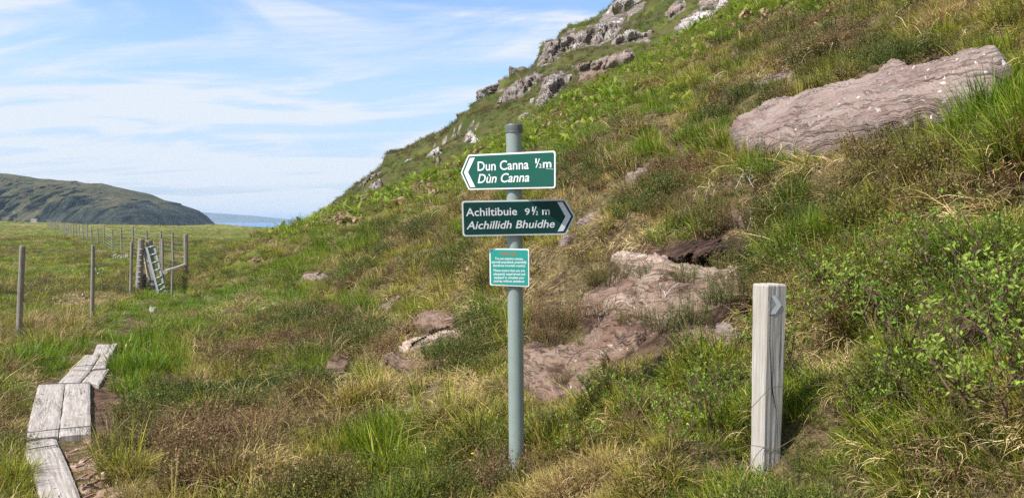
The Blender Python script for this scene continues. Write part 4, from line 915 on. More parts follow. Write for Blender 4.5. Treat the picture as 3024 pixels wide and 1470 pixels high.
# ---------------------------------------------------------------- boardwalk
zb_ = lambda p: (p[0] / 2.407, 950 + p[1] / 2.407)
def at_z(px, py, z):
    D = rays(np.array([px]), np.array([py]))[0]; t = (z - EYE) / D[2]; return np.array([D[0] * t, D[1] * t, z])
def plank(corners, z, thick, mat, parent, org, nx=10, ny=40, rough=0.004, eat=0.0, seed=0.0, name='plank', sag=0.0):
    """corners far-left, far-right, near-right, near-left in zoomed pixels"""
    C4 = [at_z(*zb_(c), z) for c in corners]
    W_ = np.linalg.norm(C4[1] - C4[0]); Ln = np.linalg.norm(C4[3] - C4[0]); V = []; UV = []
    def P(u, v): return (C4[0] * (1 - u) + C4[1] * u) * (1 - v) + (C4[3] * (1 - u) + C4[2] * u) * v
    for v in np.linspace(0, 1, ny + 1):
        for u in np.linspace(0, 1, nx + 1):
            p = P(u, v).copy(); e = min(u, 1 - u) * W_; e2 = min(v, 1 - v) * Ln
            wig = 0.004 * float(pn(v * Ln * 3 + seed, seed, 1)) + 0.003 * float(pn(v * Ln * 12 + seed, seed, 4))
            if u in (0.0, 1.0): p = p + (C4[1] - C4[0]) / W_ * wig * (1 if u == 0 else -1)
            if v in (0.0, 1.0): p = p + (C4[3] - C4[0]) / Ln * 0.012 * float(pn(u * W_ * 9, seed, 2))
            p[2] += rough * float(fbm(p[0] * 5, p[1] * 5, seed, 3)) - (0.008 if e < 0.004 else 0) - (0.006 if e2 < 0.004 else 0)
            if eat: p[2] -= eat * max(0.0, 0.55 + 1.2 * float(fbm(p[0] * 6, p[1] * 3.2, seed, 4))) * (1 - 0.9 * max(0, (u - 0.62) / 0.38) ** 0.7)
            V.append(p); UV.append((u * W_ + seed, v * Ln + seed * 3))
    k = nx + 1; m = len(V); V2 = [q - np.array([0, 0, thick]) for q in V]
    F = [(i * k + j, (i + 1) * k + j, (i + 1) * k + j + 1, i * k + j + 1) for i in range(ny) for j in range(nx)]
    F += [(m + i * k + j, m + i * k + j + 1, m + (i + 1) * k + j + 1, m + (i + 1) * k + j) for i in range(ny) for j in range(nx)]
    for i in range(ny): F += [(i * k, m + i * k, m + (i + 1) * k, (i + 1) * k), (i * k + nx, (i + 1) * k + nx, m + (i + 1) * k + nx, m + i * k + nx)]
    for j in range(nx): F += [(j, j + 1, m + j + 1, m + j), (ny * k + j, m + ny * k + j, m + ny * k + j + 1, ny * k + j + 1)]
    me = mesh_data(name, np.array(V + V2) - org, F, mat, False); uvl = me.uv_layers.new(name='UVMap'); UV = UV + UV
    for l in me.loops: uvl.data[l.index].uv = UV[l.vertex_index]
    return obj(name, me, parent)
def section(label, z, planks, straps, mats=None):
    c0 = at_z(*zb_(planks[0][3]), z); org = np.array([c0[0], c0[1], z - 0.13]); t = empty('boardwalk_section', tuple(org)); tag(t, label, 'boardwalk', 'sections of the sleeper boardwalk')
    for i, c in enumerate(planks):
        mt = mats[i] if mats else 'sleeper'
        if mt == 'rotten':
            o = plank(c, z - 0.003, 0.07, M['rotten'], t, org, 26, 70, 0.010, 0.055, 5.5 + i, 'rotten_plank'); o['label'] = 'rotted hollow timber sleeper crumbling into brown chips'
        else: plank(c, z + 0.004 * i, 0.07, M['sleeper'], t, org, 10, 40, 0.004, 0, 1.7 * i + z * 40 + len(label) * 0.13)
    for a, b in straps:
        A = at_z(*zb_(a), z + 0.012); B = at_z(*zb_(b), z + 0.012); mb = MB()
        mb.tube([A - np.array([0, 0, 0.10]), A, A * .66 + B * .34 + np.array([0, 0, .004]), A * .33 + B * .67 + np.array([0, 0, .002]), B, B - np.array([0, 0, 0.10])], 0.0035, 5); mb.build('strap_wire', M['blackwire'], t, org, True)
    return t
def ext(a, b, k): return (a[0] + (b[0] - a[0]) * k, a[1] + (b[1] - a[1]) * k)
section('nearest boardwalk piece, one sound sleeper beside one rotted away sleeper', 0.045,
        [[(157, 845), (397, 822), ext((397, 822), (580, 1252), 1.5), ext((157, 845), (288, 1252), 1.5)], [(432, 830), (652, 800), ext((652, 800), (862, 1175), 1.35), ext((432, 830), (590, 1252), 1.2)]],
        [((163, 915), (405, 872))], ['sleeper', 'rotten'])
section('large boardwalk piece of two whole sleepers side by side, second from the front', 0.06,
        [[(272, 437), (459, 433), (412, 803), (175, 832)], [(466, 433), (640, 422), (643, 792), (420, 806)]], [((270, 446), (642, 430)), ((185, 788), (645, 738))])
section('narrower boardwalk piece directly beyond the two whole sleepers', 0.045,
        [[(510, 330), (655, 330), (560, 428), (410, 432)], [(668, 330), (778, 327), (700, 445), (580, 425)]], [])
section('short weathered boardwalk piece beside the dark grass tuft', 0.07,
        [[(606, 232), (708, 230), (640, 335), (512, 330)], [(722, 228), (786, 224), (748, 322), (655, 330)]], [((524, 318), (740, 302))])
section('farthest small boardwalk piece where the grassy path begins', 0.07,
        [[(690, 158), (790, 156), (752, 228), (662, 226)], [(795, 154), (838, 151), (795, 224), (757, 226)]], [])
# loose rotten splinters on the rotted sleeper
mb = MB()
for i in range(14):
    c = at_z(*zb_((random.uniform(500, 760), random.uniform(860, 1250))), 0.085 + random.uniform(-.01, .02)); 
    mb.box(c, random.uniform(.01, .022), random.uniform(.04, .10), random.uniform(.006, .014), Euler((random.uniform(-.3, .3), random.uniform(-.3, .3), random.uniform(-1.2, 1.2))).to_matrix())
o = mb.build('wood_splinters', M['rotten'], None, tuple(at_z(*zb_((620, 1050)), 0.05))); tag(o, 'loose rotted wood chips lying on the crumbling sleeper', 'wood chips', kind='stuff')

# ---------------------------------------------------------------- fences, stile
def round_post(name, bpx, tpx, wpx, parent, org, mat='fencewood', taper=0.95, depth=None, pointed=False):
    if depth is None: b = hit1(*bpx)
    else:
        b = at_depth(bpx[0], bpx[1], depth)
    t = at_depth(tpx[0], tpx[1], b[1]); r = wpx / 2 / FPX * b[1]; d = (t - b)
    mb = MB(); mb.tube([b - d * 0.12] + [b + d * k for k in (0, .15, .3, .5, .7, .85, .985)] + [t], [r * 1.0] * 2 + [r * 1.02, r, r * 0.99, r * .97, r * .96, r * .95, r * .86], 14, True, 0.04)
    return mb.build(name, M[mat], parent, org, False), b, t, r
def wire(mb, A, B, r=0.0022, sagk=0.012, n_=5):
    mb.tube([A + (B - A) * k + np.array([0, 0, -4 * sagk * k * (1 - k)]) for k in np.linspace(0, 1, n_)], r, 4, False)
z1 = lambda p: (p[0] / 2.407, 480 + p[1] / 2.407)
b0 = hit1(*z1((135, 1245)))
nf = empty('wire_fence', tuple(b0)); tag(nf, 'two rounded grey posts of the near fence at left, joined by thin wires', 'fence')
_, pa1, pt1, _ = round_post('fence_post', z1((133, 1260)), z1((160, 592)), 16.5, nf, b0)
_, pa2, pt2, _ = round_post('fence_post', z1((655, 1120)), z1((662, 587)), 11.0, nf, b0)
prev = pa1 + (pa1 - pa2) * 1.5; prevt = pt1 + (pt1 - pt2) * 1.5
_, pa3, pt3, _ = round_post('fence_post', z1((929, 945)), z1((937, 566)), 8.6, nf, b0)
for k in (0.15, 0.3, 0.5, 0.72, 0.94):
    mb = MB()
    for (a, t), (b, u) in (((prev, prevt), (pa1, pt1)), ((pa1, pt1), (pa2, pt2)), ((pa2, pt2), (pa3, pt3))): wire(mb, a + (t - a) * k, b + (u - b) * k)
    mb.build('fence_wire', M['wire'], nf, b0)

zs = lambda p: (330 + p[0] / 5.693, 680 + p[1] / 5.693)
SB = hit1(*zs((450, 1010)));  SD = SB[1]
st = empty('ladder_stile', tuple(SB)); tag(st, 'timber stile of two thick posts with a leaning plank and metal ladder', 'stile')
round_post('stile_post', zs((455, 1010)), zs((498, 148)), 19.5, st, SB)
round_post('stile_post', zs((700, 960)), zs((628, 165)), 20, st, SB, depth=SD + 0.15)
def board_px(pts4, d0, d1, thick, name, mat, parent, org):
    """pts4: top-left, top-right, bottom-right, bottom-left in zoomed stile pixels; depth d0 at top, d1 at bottom"""
    f = [at_depth(*zs(p), d) for p, d in zip(pts4, (d0, d0, d1, d1))]; b = [q + np.array([0, thick, 0]) for q in f]
    mb = MB(); mb.add(f + b, [(0, 1, 2, 3), (7, 6, 5, 4), (0, 4, 5, 1), (1, 5, 6, 2), (2, 6, 7, 3), (3, 7, 4, 0)]); return mb.build(name, M[mat], parent, org)
board_px([(530, 300), (600, 300), (700, 840), (610, 830)], SD + 0.02, SD - 0.05, 0.04, 'leaning_plank', 'fencewood', st, SB)
board_px([(528, 420), (540, 420), (604, 790), (592, 790)], SD - 0.02, SD - 0.1, 0.03, 'plank_edge', 'railwood', st, SB)
board_px([(515, 730), (552, 730), (548, 960), (500, 960)], SD + 0.1, SD + 0.1, 0.1, 'step_support', 'fencewood', st, SB)
board_px([(550, 790), (690, 800), (690, 838), (550, 832)], SD + 0.06, SD + 0.06, 0.2, 'step_board', 'fencewood', st, SB)
board_px([(560, 880), (740, 890), (740, 925), (560, 920)], SD + 0.05, SD + 0.05, 0.25, 'step_board', 'fencewood', st, SB)
lad_t, lad_b = SD - 0.06, SD - 0.55
LL = lambda k: (583 + (790 - 583) * k, 290 + (1090 - 290) * k); LR = lambda k: (718 + (905 - 718) * k, 262 + (1040 - 262) * k)
def dk(y): return lad_t + (lad_b - lad_t) * np.clip((y - 280) / 900.0, 0, 1.1)
ladr = empty('ladder', (0, 0, 0)); ladr.parent = st
for a, b, nm, w in (((588, 285), (800, 1100), 'ladder_rail', 0.05), ((718, 262), (908, 1060), 'ladder_rail', 0.045)):
    A = at_depth(*zs(a), dk(a[1])); B = at_depth(*zs(b), dk(b[1])); mb = MB(); Dv = (B - A)
    ex = np.array([w / 2, 0, 0.004]); ey = np.array([0, 0.014, 0.004])
    q = [A - ex - ey, A + ex - ey, A + ex + ey, A - ex + ey]; mb.add(q + [p + Dv for p in q], [(0, 1, 5, 4), (1, 2, 6, 5), (2, 3, 7, 6), (3, 0, 4, 7), (3, 2, 1, 0), (4, 5, 6, 7)])
    mb.build(nm, M['alu'], ladr, SB)
for (xa, ya), (xb, yb) in (((605, 290), (715, 262)), ((642, 420), (745, 390)), ((676, 553), (775, 518)), ((708, 685), (807, 645)), ((741, 812), (838, 768)), ((770, 935), (868, 885)), ((790, 1015), (884, 962)), ((812, 1085), (903, 1030)), ((830, 1150), (908, 1100))):
    A = at_depth(*zs((xa, ya)), dk(ya) - 0.03); B = at_depth(*zs((xb, yb)), dk(yb) - 0.03); mb = MB(); mb.tube([A, B], 0.017, 8); mb.build('rung', M['rung'], ladr, SB, True)
mb = MB()
for i, y in enumerate((315, 415, 505, 605, 700, 785, 865)):
    A = at_depth(*zs((455 - i * 7, y)), SD - 0.09); B = at_depth(*zs((515 - i * 7, y)), SD - 0.09); mb = MB(); mb.tube([A, B], 0.007, 5); mb.build('step_staple', M['rung'], st, SB)

# corner fence beyond the stile and the long fence running off across the field
cb = hit1(*zs((1250, 690)))
ff = empty('wire_fence', tuple(cb)); tag(ff, 'long wire fence of many slim posts running away across the field', 'fence')
_, cB, cT, _ = round_post('strainer_post', zs((1250, 690)), zs((1245, 72)), 12.5, ff, cb)
POSTS = [(cB, cT)]
def place_post(px, scale_h=1.2, proto=None):
    pass
import itertools
Xi = lambda y: 1512 - 2328 * 0.62 + 11873.0 / y
ys_ = [26.9, 29.3, 32.6, 36.8, 41.0, 45.2, 49.6, 54.0, 58.6]
y_ = 58.6
while y_ < 165: y_ += 4.3; ys_.append(y_)
proto = None
for i, yd in enumerate(ys_):
    pxx = Xi(yd); x = (pxx - CX) / FPX * yd; z = float(height(np.array([x]), np.array([yd]))[0]); hgt = 1.24 + 0.07 * math.sin(i * 2.3) + 0.04 * math.sin(i * 5.1)
    bb = np.array([x, yd, z]); tt = bb + np.array([0.02 * math.sin(i * 1.7), 0, hgt])
    if proto is None:
        mb = MB(); r = 0.042; mb.tube([(0, 0, -.2), (0, 0, 0), (0.004, 0, .3), (-.004, 0, .6), (0.003, 0, .9), (0, 0, 1.0)], [r, r * 1.03, r, r * .98, r * .97, r * .93], 10, True, 0.05)
        proto = mesh_data('fence_post', mb.v, mb.f, M['fencewood'])
    o = obj('fence_post', proto, ff); o.location = bb - cb; o.scale = (1.0, 1.0, hgt); o.rotation_euler = (0, 0.02 * math.sin(i * 1.7), i * 1.3)
    POSTS.append((bb, tt))
for k in (0.12, 0.25, 0.38, 0.51, 0.64, 0.77, 0.93):
    mb = MB()
    for (a, t), (b, u) in zip(POSTS[:-1], POSTS[1:]):
        if a[1] > 110 and k not in (0.93, 0.51): continue
        wire(mb, a + (t - a) * k, b + (u - b) * k, 0.0048 + 0.00006 * a[1], 0.01, 3)
    mb.build('fence_wire', M['wire'], ff, cb)
# post, stake and rail between stile and corner
qb = hit1(*zs((858, 800)))
o, q0, q1, _ = round_post('fence_post', zs((858, 860)), zs((852, 142)), 7.6, None, (0, 0, 0), depth=SD + 1.2)
o.data.transform(Matrix.Translation(-Vector(q0))); o.location = q0; tag(o, 'single slim round post just right of the metal ladder', 'post')
o, q0, q1, _ = round_post('stake', zs((1012, 1080)), zs((1020, 690)), 6.6, None, (0, 0, 0))
sk0, sk1 = q0, q1; o.data.transform(Matrix.Translation(-Vector(q0))); o.location = q0; tag(o, 'short dark stake under the sloping pale rail', 'stake')
A = at_depth(*zs((895, 700)), sk0[1] - 0.03); B = at_depth(*zs((1218, 585)), cB[1] - 0.02); mb = MB(); mb.tube([A, (A + B) / 2 + np.array([0, 0, -.01]), B], [0.05, 0.05, 0.05], 10, True, 0.04)
o = mb.build('fence_rail', M['railwood'], None, tuple(A)); tag(o, 'pale round rail sloping from the short stake to the corner post', 'rail')
# far field gate and fence posts
zf = lambda p: (p[0] / 7.806, 620 + p[1] / 7.806)
gd = 150.0
def fpt(p, d=gd): return at_depth(*zf(p), d)
g0 = fpt((780, 290)); gt = empty('field_gate', tuple(g0)); tag(gt, 'tiny pale barred gate at the far end of the long fence', 'gate')
for a, b, nm in (((725, 212), (725, 295), 'gate_stile'), ((800, 212), (800, 300), 'gate_stile'), ((840, 205), (842, 310), 'gate_post')):
    mb = MB(); mb.tube([fpt(a), fpt(b)], 0.07, 6); mb.build(nm, M['gate'], gt, g0)
for y in (216, 240, 260, 280):
    mb = MB(); mb.tube([fpt((722, y)), fpt((842, y - 2))], 0.06, 6); mb.build('gate_bar', M['gate'], gt, g0)
f0 = fpt((360, 290)); fg = empty('wire_fence', tuple(f0)); tag(fg, 'sparse far fence of a few dark posts left of the tiny gate', 'fence')
for (x, yt, yb, r) in ((362, 180, 290, .10), (340, 225, 280, .10), (328, 150, 270, .05), (586, 150, 270, .05), (66, 150, 270, .05), (180, 170, 270, .05)):
    mb = MB(); mb.tube([fpt((x, yb + 8)), fpt((x, yt))], r, 8); mb.build('fence_post', M['fencewood'], fg, f0)
mb = MB(); mb.tube([fpt((-60, 160)), fpt((360, 200)), fpt((725, 215))], 0.012, 4); mb.build('fence_wire', M['wire'], fg, f0)

# ---------------------------------------------------------------- plants: prototype clumps
def strips(n_, R_, h, w, lean, curl, S=4, flat=0.0, seed=0, taper=1.3, wob=0.0):
    g = np.random.default_rng(seed); a0 = g.uniform(0, 2 * PI, n_); r0 = R_ * np.sqrt(g.uniform(0, 1, n_))
    H = g.uniform(h[0], h[1], n_); th = g.uniform(lean[0], lean[1], n_); cu = g.uniform(curl[0], curl[1], n_)
    az = a0 + g.normal(0, 0.7, n_); p = np.stack([r0 * np.cos(a0), r0 * np.sin(a0), np.full(n_, -0.01)], -1)
    sd = az + PI / 2 + g.normal(0, 0.6, n_); side = np.stack([np.cos(sd), np.sin(sd), g.normal(0, .15, n_)], -1)
    V, T, Bv = [], [], []; br = g.uniform(0, 1, n_); W_ = g.uniform(w * .7, w * 1.3, n_)
    for s in range(S + 1):
        t = s / S; ww = (W_ * (1 - t ** taper) * 0.5 + 0.0003)[:, None]
        V.append(np.stack([p - side * ww, p + side * ww], 1)); T.append(np.full((n_, 2), t)); Bv.append(np.stack([br, br], 1))
        ang = th + cu * t; az2 = az + wob * np.sin(6 * t + br * 9)
        p = p + (H / S)[:, None] * np.stack([np.sin(ang) * np.cos(az2), np.sin(ang) * np.sin(az2), np.cos(ang)], -1)
    V = np.stack(V, 1); T = np.stack(T, 1); Bv = np.stack(Bv, 1); idx = np.arange(n_ * (S + 1) * 2).reshape(n_, S + 1, 2)
    F = np.stack([idx[:, :-1, 0], idx[:, :-1, 1], idx[:, 1:, 1], idx[:, 1:, 0]], -1).reshape(-1, 4)
    return V.reshape(-1, 3), F, T.ravel(), Bv.ravel()
def leaves_at(P, L, W_, seed, up=0.4, T=None):
    """one folded leaf (two quads sharing a midrib is overkill at this size: a single bent kite) per point"""
    g = np.random.default_rng(seed); n_ = len(P); d = g.normal(size=(n_, 3)); d[:, 2] = np.abs(d[:, 2]) * 0.6 + up; d /= np.linalg.norm(d, axis=1)[:, None]
    q = g.normal(size=(n_, 3)); s = np.cross(d, q); s /= np.linalg.norm(s, axis=1)[:, None]; nn = np.cross(d, s)
    LL_ = (L * g.uniform(.5, 1.45, n_))[:, None]; WW = LL_ * W_
    V = np.stack([P, P + d * LL_ * .6 + s * WW * .5 + nn * WW * .12, P + d * LL_, P + d * LL_ * .6 - s * WW * .5 + nn * WW * .12], 1).reshape(-1, 3)
    idx = np.arange(n_ * 4).reshape(n_, 4); br = np.repeat(g.uniform(0, 1, n_), 4); t = np.repeat(T if T is not None else np.ones(n_), 4)
    return V, idx, t, br
def join(*parts):
    V, F, T, Bv = [], [], [], []; k = 0
    for v, f, t, b in parts: V.append(v); F.append(f + k); T.append(t); Bv.append(b); k += len(v)
    return np.concatenate(V), np.concatenate(F), np.concatenate(T), np.concatenate(Bv)
def proto_me(name, parts, mat):
    v, f, t, b = join(*parts); return mesh_data(name, v, f, M[mat], False, dict(t=t, br=b))
def heather_parts(n_, R_, h, seed, lf=0.0085, per=15, tilt=0.7):
    v, f, t, b = strips(n_, R_ * .6, h, 0.003, (0.0, tilt), (-.3, .4), 4, seed=seed, wob=.4)
    g = np.random.default_rng(seed + 5); c = v.reshape(n_, 5, 2, 3).mean(2); P, T = [], []
    for k in range(per):
        u = 0.25 + 0.75 * (k + g.uniform(0, 1, n_)) / per; u = np.minimum(u, .999) * 4; i = u.astype(int); fr = (u - i)[:, None]
        q = c[np.arange(n_), i] * (1 - fr) + c[np.arange(n_), i + 1] * fr + g.normal(0, .006, (n_, 3)); P.append(q); T.append(u / 4)
    L = leaves_at(np.concatenate(P), lf, .38, seed + 9, .5, np.concatenate(T))
    return [(v, f, t * 0.3, b), L]
def frond(L, seed, az, arch):
    g = np.random.default_rng(seed); V, F, T, B_ = [], [], [], []; p = np.zeros(3); el = 1.45; pts = []
    for s in range(19):
        pts.append(p.copy()); d = np.array([math.cos(az) * math.cos(el), math.sin(az) * math.cos(el), math.sin(el)]); p = p + d * L / 18; el -= arch / 18
    sidev = np.array([-math.sin(az), math.cos(az), 0]); b0_ = g.uniform()
    def quad(a, b, c, d, t):
        k = len(V); V.extend([a, b, c, d]); F.append((k, k + 1, k + 2, k + 3)); T.extend([t] * 4); B_.extend([b0_ * .6 + g.uniform(0, .4)] * 4)
    for i in range(18): quad(pts[i] - sidev * .002, pts[i] + sidev * .002, pts[i + 1] + sidev * .0015, pts[i + 1] - sidev * .0015, i / 18)
    for i in range(5, 18):
        u = (i - 4) / 14; pl_ = L * .22 * (1 - u) ** .8 + .01; fd = pts[i] - pts[i - 1]; fd /= np.linalg.norm(fd); nn = np.cross(fd, sidev)
        for sg in (-1, 1):
            dd = sidev * sg * .88 + fd * .45 + nn * (-.12); dd /= np.linalg.norm(dd); m_ = max(2, int(pl_ / .022))
            for j in range(m_):
                a = pts[i] + dd * pl_ * j / m_ ; w = .020 * (1 - .7 * j / m_) * (0.6 + L); pr = np.cross(dd, nn); dz_ = np.array([0, 0, -.010 * (j / m_) ** 2])
                quad(a + pr * w * .5 + dz_, a + dd * pl_ / m_ * .55 + pr * w + dz_, a + dd * pl_ / m_ * .95 + dz_, a + dd * pl_ / m_ * .1 + dz_, .6); quad(a - pr * w * .5 + dz_, a + dd * pl_ / m_ * .1 + dz_, a + dd * pl_ / m_ * .95 + dz_, a + dd * pl_ / m_ * .55 - pr * w + dz_, .6)
    return np.array(V), np.array(F), np.array(T), np.array(B_)
PR = {}
PR['grass'] = [proto_me('grass_tuft', [strips(32, .06, (.045, .135), .0042, (.05, .6), (.1, 1.3), seed=s)], 'grass') for s in range(5)]
PR['tallgrass'] = [proto_me('tall_grass_tuft', [strips(30, .07, (.11, .25), .005, (.0, .35), (.05, .9), 5, seed=20 + s)], 'grass') for s in range(3)]
PR['short'] = [proto_me('short_grass_tuft', [strips(46, .09, (.03, .09), .0045, (.1, .8), (.1, .8), 3, seed=30 + s)], 'grass') for s in range(3)]
PR['straw'] = [proto_me('straw_tuft', [strips(34, .10, (.06, .19), .0040, (.6, 1.4), (.3, 2.2), 6, seed=40 + s, wob=.5)], 'straw') for s in range(4)]
PR['rush'] = [proto_me('tussock', [strips(60, .05, (.12, .24), .0036, (.1, .8), (.6, 1.9), 6, seed=50 + s)], 'rush') for s in range(3)]
PR['heather'] = [proto_me('heather_clump', heather_parts(26, .11, (.05, .14), 60 + s), 'heather') for s in range(4)]
PR['fern'] = [proto_me('bracken', [frond(.34, 70 + s * 5 + k, k * 2.1 + s, 1.1 + .2 * k) for k in range(3)], 'fern') for s in range(3)]
PR['deadfern'] = [proto_me('dead_bracken', [frond(.34, 90 + s * 5 + k, k * 2.1 + s, 2.6 + .2 * k) for k in range(3)], 'brownfern') for s in range(2)]
PR['cotton'] = [mesh_data('flower', [(0, 0, .2), (.018, 0, .225), (0, .018, .25), (-.018, 0, .225), (0, -.018, .225), (0, 0, .255)], [(0, 1, 5), (0, 2, 1), (0, 3, 2), (0, 4, 3), (1, 2, 5), (2, 3, 5), (3, 4, 5), (4, 1, 5)], M['cotton'])]
for key, mt in (('yellow', 'yellow'), ('pink', 'pink')):
    PR[key] = [mesh_data('flower', [(0, 0, .1), (.009, 0, .112), (0, .009, .115), (-.009, 0, .112), (0, -.009, .112)], [(0, 1, 2), (0, 2, 3), (0, 3, 4), (0, 4, 1), (1, 2, 3, 4)], M[mt])]

def myrtle_shrub(seed, Hh, leafn=1.0, spread=.8):
    """returns (stems MB, leaf arrays): brown forked stems with rosettes of small oval leaves"""
    g = random.Random(seed); mb = MB(); tips = []
    def grow(p, d, L, r, lev):
        n_ = 4; pts = [p]; rs = [r]; q = Vector(p); dd = Vector(d)
        for i in range(n_):
            dd = (dd + Vector((g.gauss(0, .22), g.gauss(0, .22), g.gauss(0, .12) + .05))).normalized(); q = q + dd * L / n_; pts.append(q.copy()); rs.append(r * (1 - .16 * (i + 1)))
            if lev < 2 and i >= 1:
                for _ in range(1 if lev == 1 else g.choice((1, 1, 2))):
                    az = g.uniform(0, 2 * PI); nd = (dd + Vector((math.cos(az), math.sin(az), .25)) * .75).normalized(); grow(q.copy(), nd, L * g.uniform(.42, .62), r * .55, lev + 1)
            if lev >= 1: tips.append((q.copy(), lev))
        mb.tube(pts, rs, 4, False); tips.append((q.copy(), 3))
    for k in range(g.randint(4, 6)):
        az = g.uniform(0, 2 * PI); s = g.uniform(.15, spread); grow(Vector((g.gauss(0, .03), g.gauss(0, .03), -.03)), Vector((math.cos(az) * s, math.sin(az) * s, 1)).normalized(), Hh * g.uniform(.55, .8), .007, 0)
    P = []
    for q, lev in tips:
        for _ in range(int((5 if lev == 3 else (1 if g.random() < .5 else 0)) * leafn)): P.append((q.x + g.gauss(0, .008), q.y + g.gauss(0, .008), q.z + g.gauss(0, .008)))
    return mb, leaves_at(np.array(P), .024, .42, seed, .5)
SHR = []
for s in range(5):
    mb, (v, f, t, b) = myrtle_shrub(300 + s, .46)
    sm = mesh_data('stems', mb.v, mb.f, M['bark']); lm = mesh_data('leaves', v, f, None, False, dict(t=t, br=b)); SHR.append((sm, lm))

def gn_scatter(name, protos, P, rot, scl, tone, label, cat='plants'):
    col = bpy.data.collections.new(name + '_kinds')
    for m in protos: col.objects.link(bpy.data.objects.new(m.name, m))
    me = bpy.data.meshes.new(name); me.vertices.add(len(P)); me.vertices.foreach_set('co', np.asarray(P, np.float32).ravel())
    for k, a, ty in (('rot', rot, 'FLOAT_VECTOR'), ('scl', scl, 'FLOAT_VECTOR')):
        at = me.attributes.new(k, ty, 'POINT'); at.data.foreach_set('vector', np.asarray(a, np.float32).ravel())
    at = me.attributes.new('tone', 'FLOAT', 'POINT'); at.data.foreach_set('value', np.asarray(tone, np.float32))
    o = obj(name, me); ng = bpy.data.node_groups.new(name, 'GeometryNodeTree')
    ng.interface.new_socket('Geometry', in_out='INPUT', socket_type='NodeSocketGeometry'); ng.interface.new_socket('Geometry', in_out='OUTPUT', socket_type='NodeSocketGeometry')
    N, L = ng.nodes, ng.links; gi = N.new('NodeGroupInput'); go = N.new('NodeGroupOutput'); ip = N.new('GeometryNodeInstanceOnPoints'); ci = N.new('GeometryNodeCollectionInfo')
    ci.inputs['Collection'].default_value = col; ci.inputs['Separate Children'].default_value = True; ci.inputs['Reset Children'].default_value = True
    mp = N.new('GeometryNodeMeshToPoints'); L.new(gi.outputs[0], mp.inputs['Mesh']); L.new(mp.outputs[0], ip.inputs['Points']); L.new(ci.outputs[0], ip.inputs['Instance']); ip.inputs['Pick Instance'].default_value = True
    for k, s in (('rot', 'Rotation'), ('scl', 'Scale')):
        na = N.new('GeometryNodeInputNamedAttribute'); na.data_type = 'FLOAT_VECTOR'; na.inputs['Name'].default_value = k; L.new(na.outputs['Attribute'], ip.inputs[s])
    L.new(ip.outputs[0], go.inputs[0]); md = o.modifiers.new('scatter', 'NODES'); md.node_group = ng
    tag(o, label, cat, kind='stuff'); return o

# ---------------------------------------------------------------- where plants grow
def pool(n_, y0, y1, power, half=44):
    g = rng; u = g.uniform(0, 1, n_); e = 2 - power
    y = (y0 ** e + u * (y1 ** e - y0 ** e)) ** (1 / e)
    X = np.tan(np.radians(half)) * g.uniform(-1, 1, n_); return X * y, y
def ell(px, py, cx, cy, rx, ry, soft=.6):
    d = ((px - cx) / rx) ** 2 + ((py - cy) / ry) ** 2; return 1 - sstep(1 - soft, 1 + soft, d)
segs = [pool(16000, 1.7, 5, 0.9, 55), pool(34000, 1.7, 9, 0.9, 53), pool(36000, 9, 26, 1.1), pool(46000, 26, 75, 1.2, 40), pool(26000, 75, 235, 1.3, 38)]
x = np.concatenate([s[0] for s in segs]); y = np.concatenate([s[1] for s in segs]); z = height(x, y)
px, py = project(np.stack([x, y, z], -1)); r = np.hypot(x, y)
u_ = x + .32 * y
keep = (r > 1.75) & (z > -1.5) & (py > -250) & ((px > -1300) & (px < 4800)) & ~((x > -0.6) & (x < 0.5) & (y < 2.2))
nearm = r < 16
scale_short = np.ones(len(x))
def shrink(mask_poly, drop, f):
    global scale_short
    for k in range(0, drop + 1, max(4, drop // 4)):
        pl_ = [(a, b + k) for a, b in mask_poly]; m = in_poly(px, py, pl_); scale_short = np.where(m, np.minimum(scale_short, f + 0.25 * k / max(drop, 1)), scale_short)
for rk in ROCKS:
    pl_ = rk['poly']; ins_ = poly_dist(px, py, pl_) > rk['step'] * .8 if len(pl_) else 0
    dm = hit1(sum(p[0] for p in pl_) / len(pl_), sum(p[1] for p in pl_) / len(pl_))[1]
    same = np.abs(y - dm) < max(1.2, .25 * dm)
    keep &= ~(ins_ & same & (True if 'wide low' not in rk['label'] else rng.uniform(0, 1, len(x)) < .80))
    lowpx = 0.13 * FPX / max(dm, 1)
    if dm < 20 and 'huge smooth' not in rk['label'] and 'wide low' not in rk['label']: 
        for k in range(0, int(lowpx), 6):
            m = in_poly(px, py, [(a, b + k) for a, b in pl_]) & same; scale_short = np.where(m, np.minimum(scale_short, .42), scale_short)
for pl_ in BOARDS:
    keep &= ~(in_poly(px, py, pl_) & (r < 14)); m = in_poly(px, py, [(a, b + 45) for a, b in pl_]) & (r < 14); scale_short = np.where(m, .4, scale_short)
sp_soil = in_poly(px, py, SOIL) & (r < 14); keep &= ~(sp_soil & (rng.uniform(0, 1, len(x)) < .90)); scale_short = np.where(sp_soil, .5, scale_short)
SOIL2 = [(1530, 760), (2200, 700), (2210, 1040), (1900, 1060), (1560, 1215), (1540, 1000)]
s2 = in_poly(px, py, SOIL2) & (r < 14) & ~sp_soil; keep &= ~(s2 & (rng.uniform(0, 1, len(x)) < .5)); scale_short = np.where(s2, np.minimum(scale_short, .55), scale_short)
t_, fr_, rm_ = terrace(x, y, z); keep &= ~((fr_ > .26) & (fr_ < .6) & (fbm(x * .22 + 5, y * .22, z * .2, 4) > -.05) & (rm_ > .4))
keep &= ~(in_poly(px, py, MUD) & (r < 14) & (rng.uniform(0, 1, len(x)) < .95))
for pk, th_ in ((PEAT, .97), (PEAT2, .97), (PEAT3, 1.0)): keep &= ~(in_poly(px, py, pk) & (r < 14) & (rng.uniform(0, 1, len(x)) < th_))
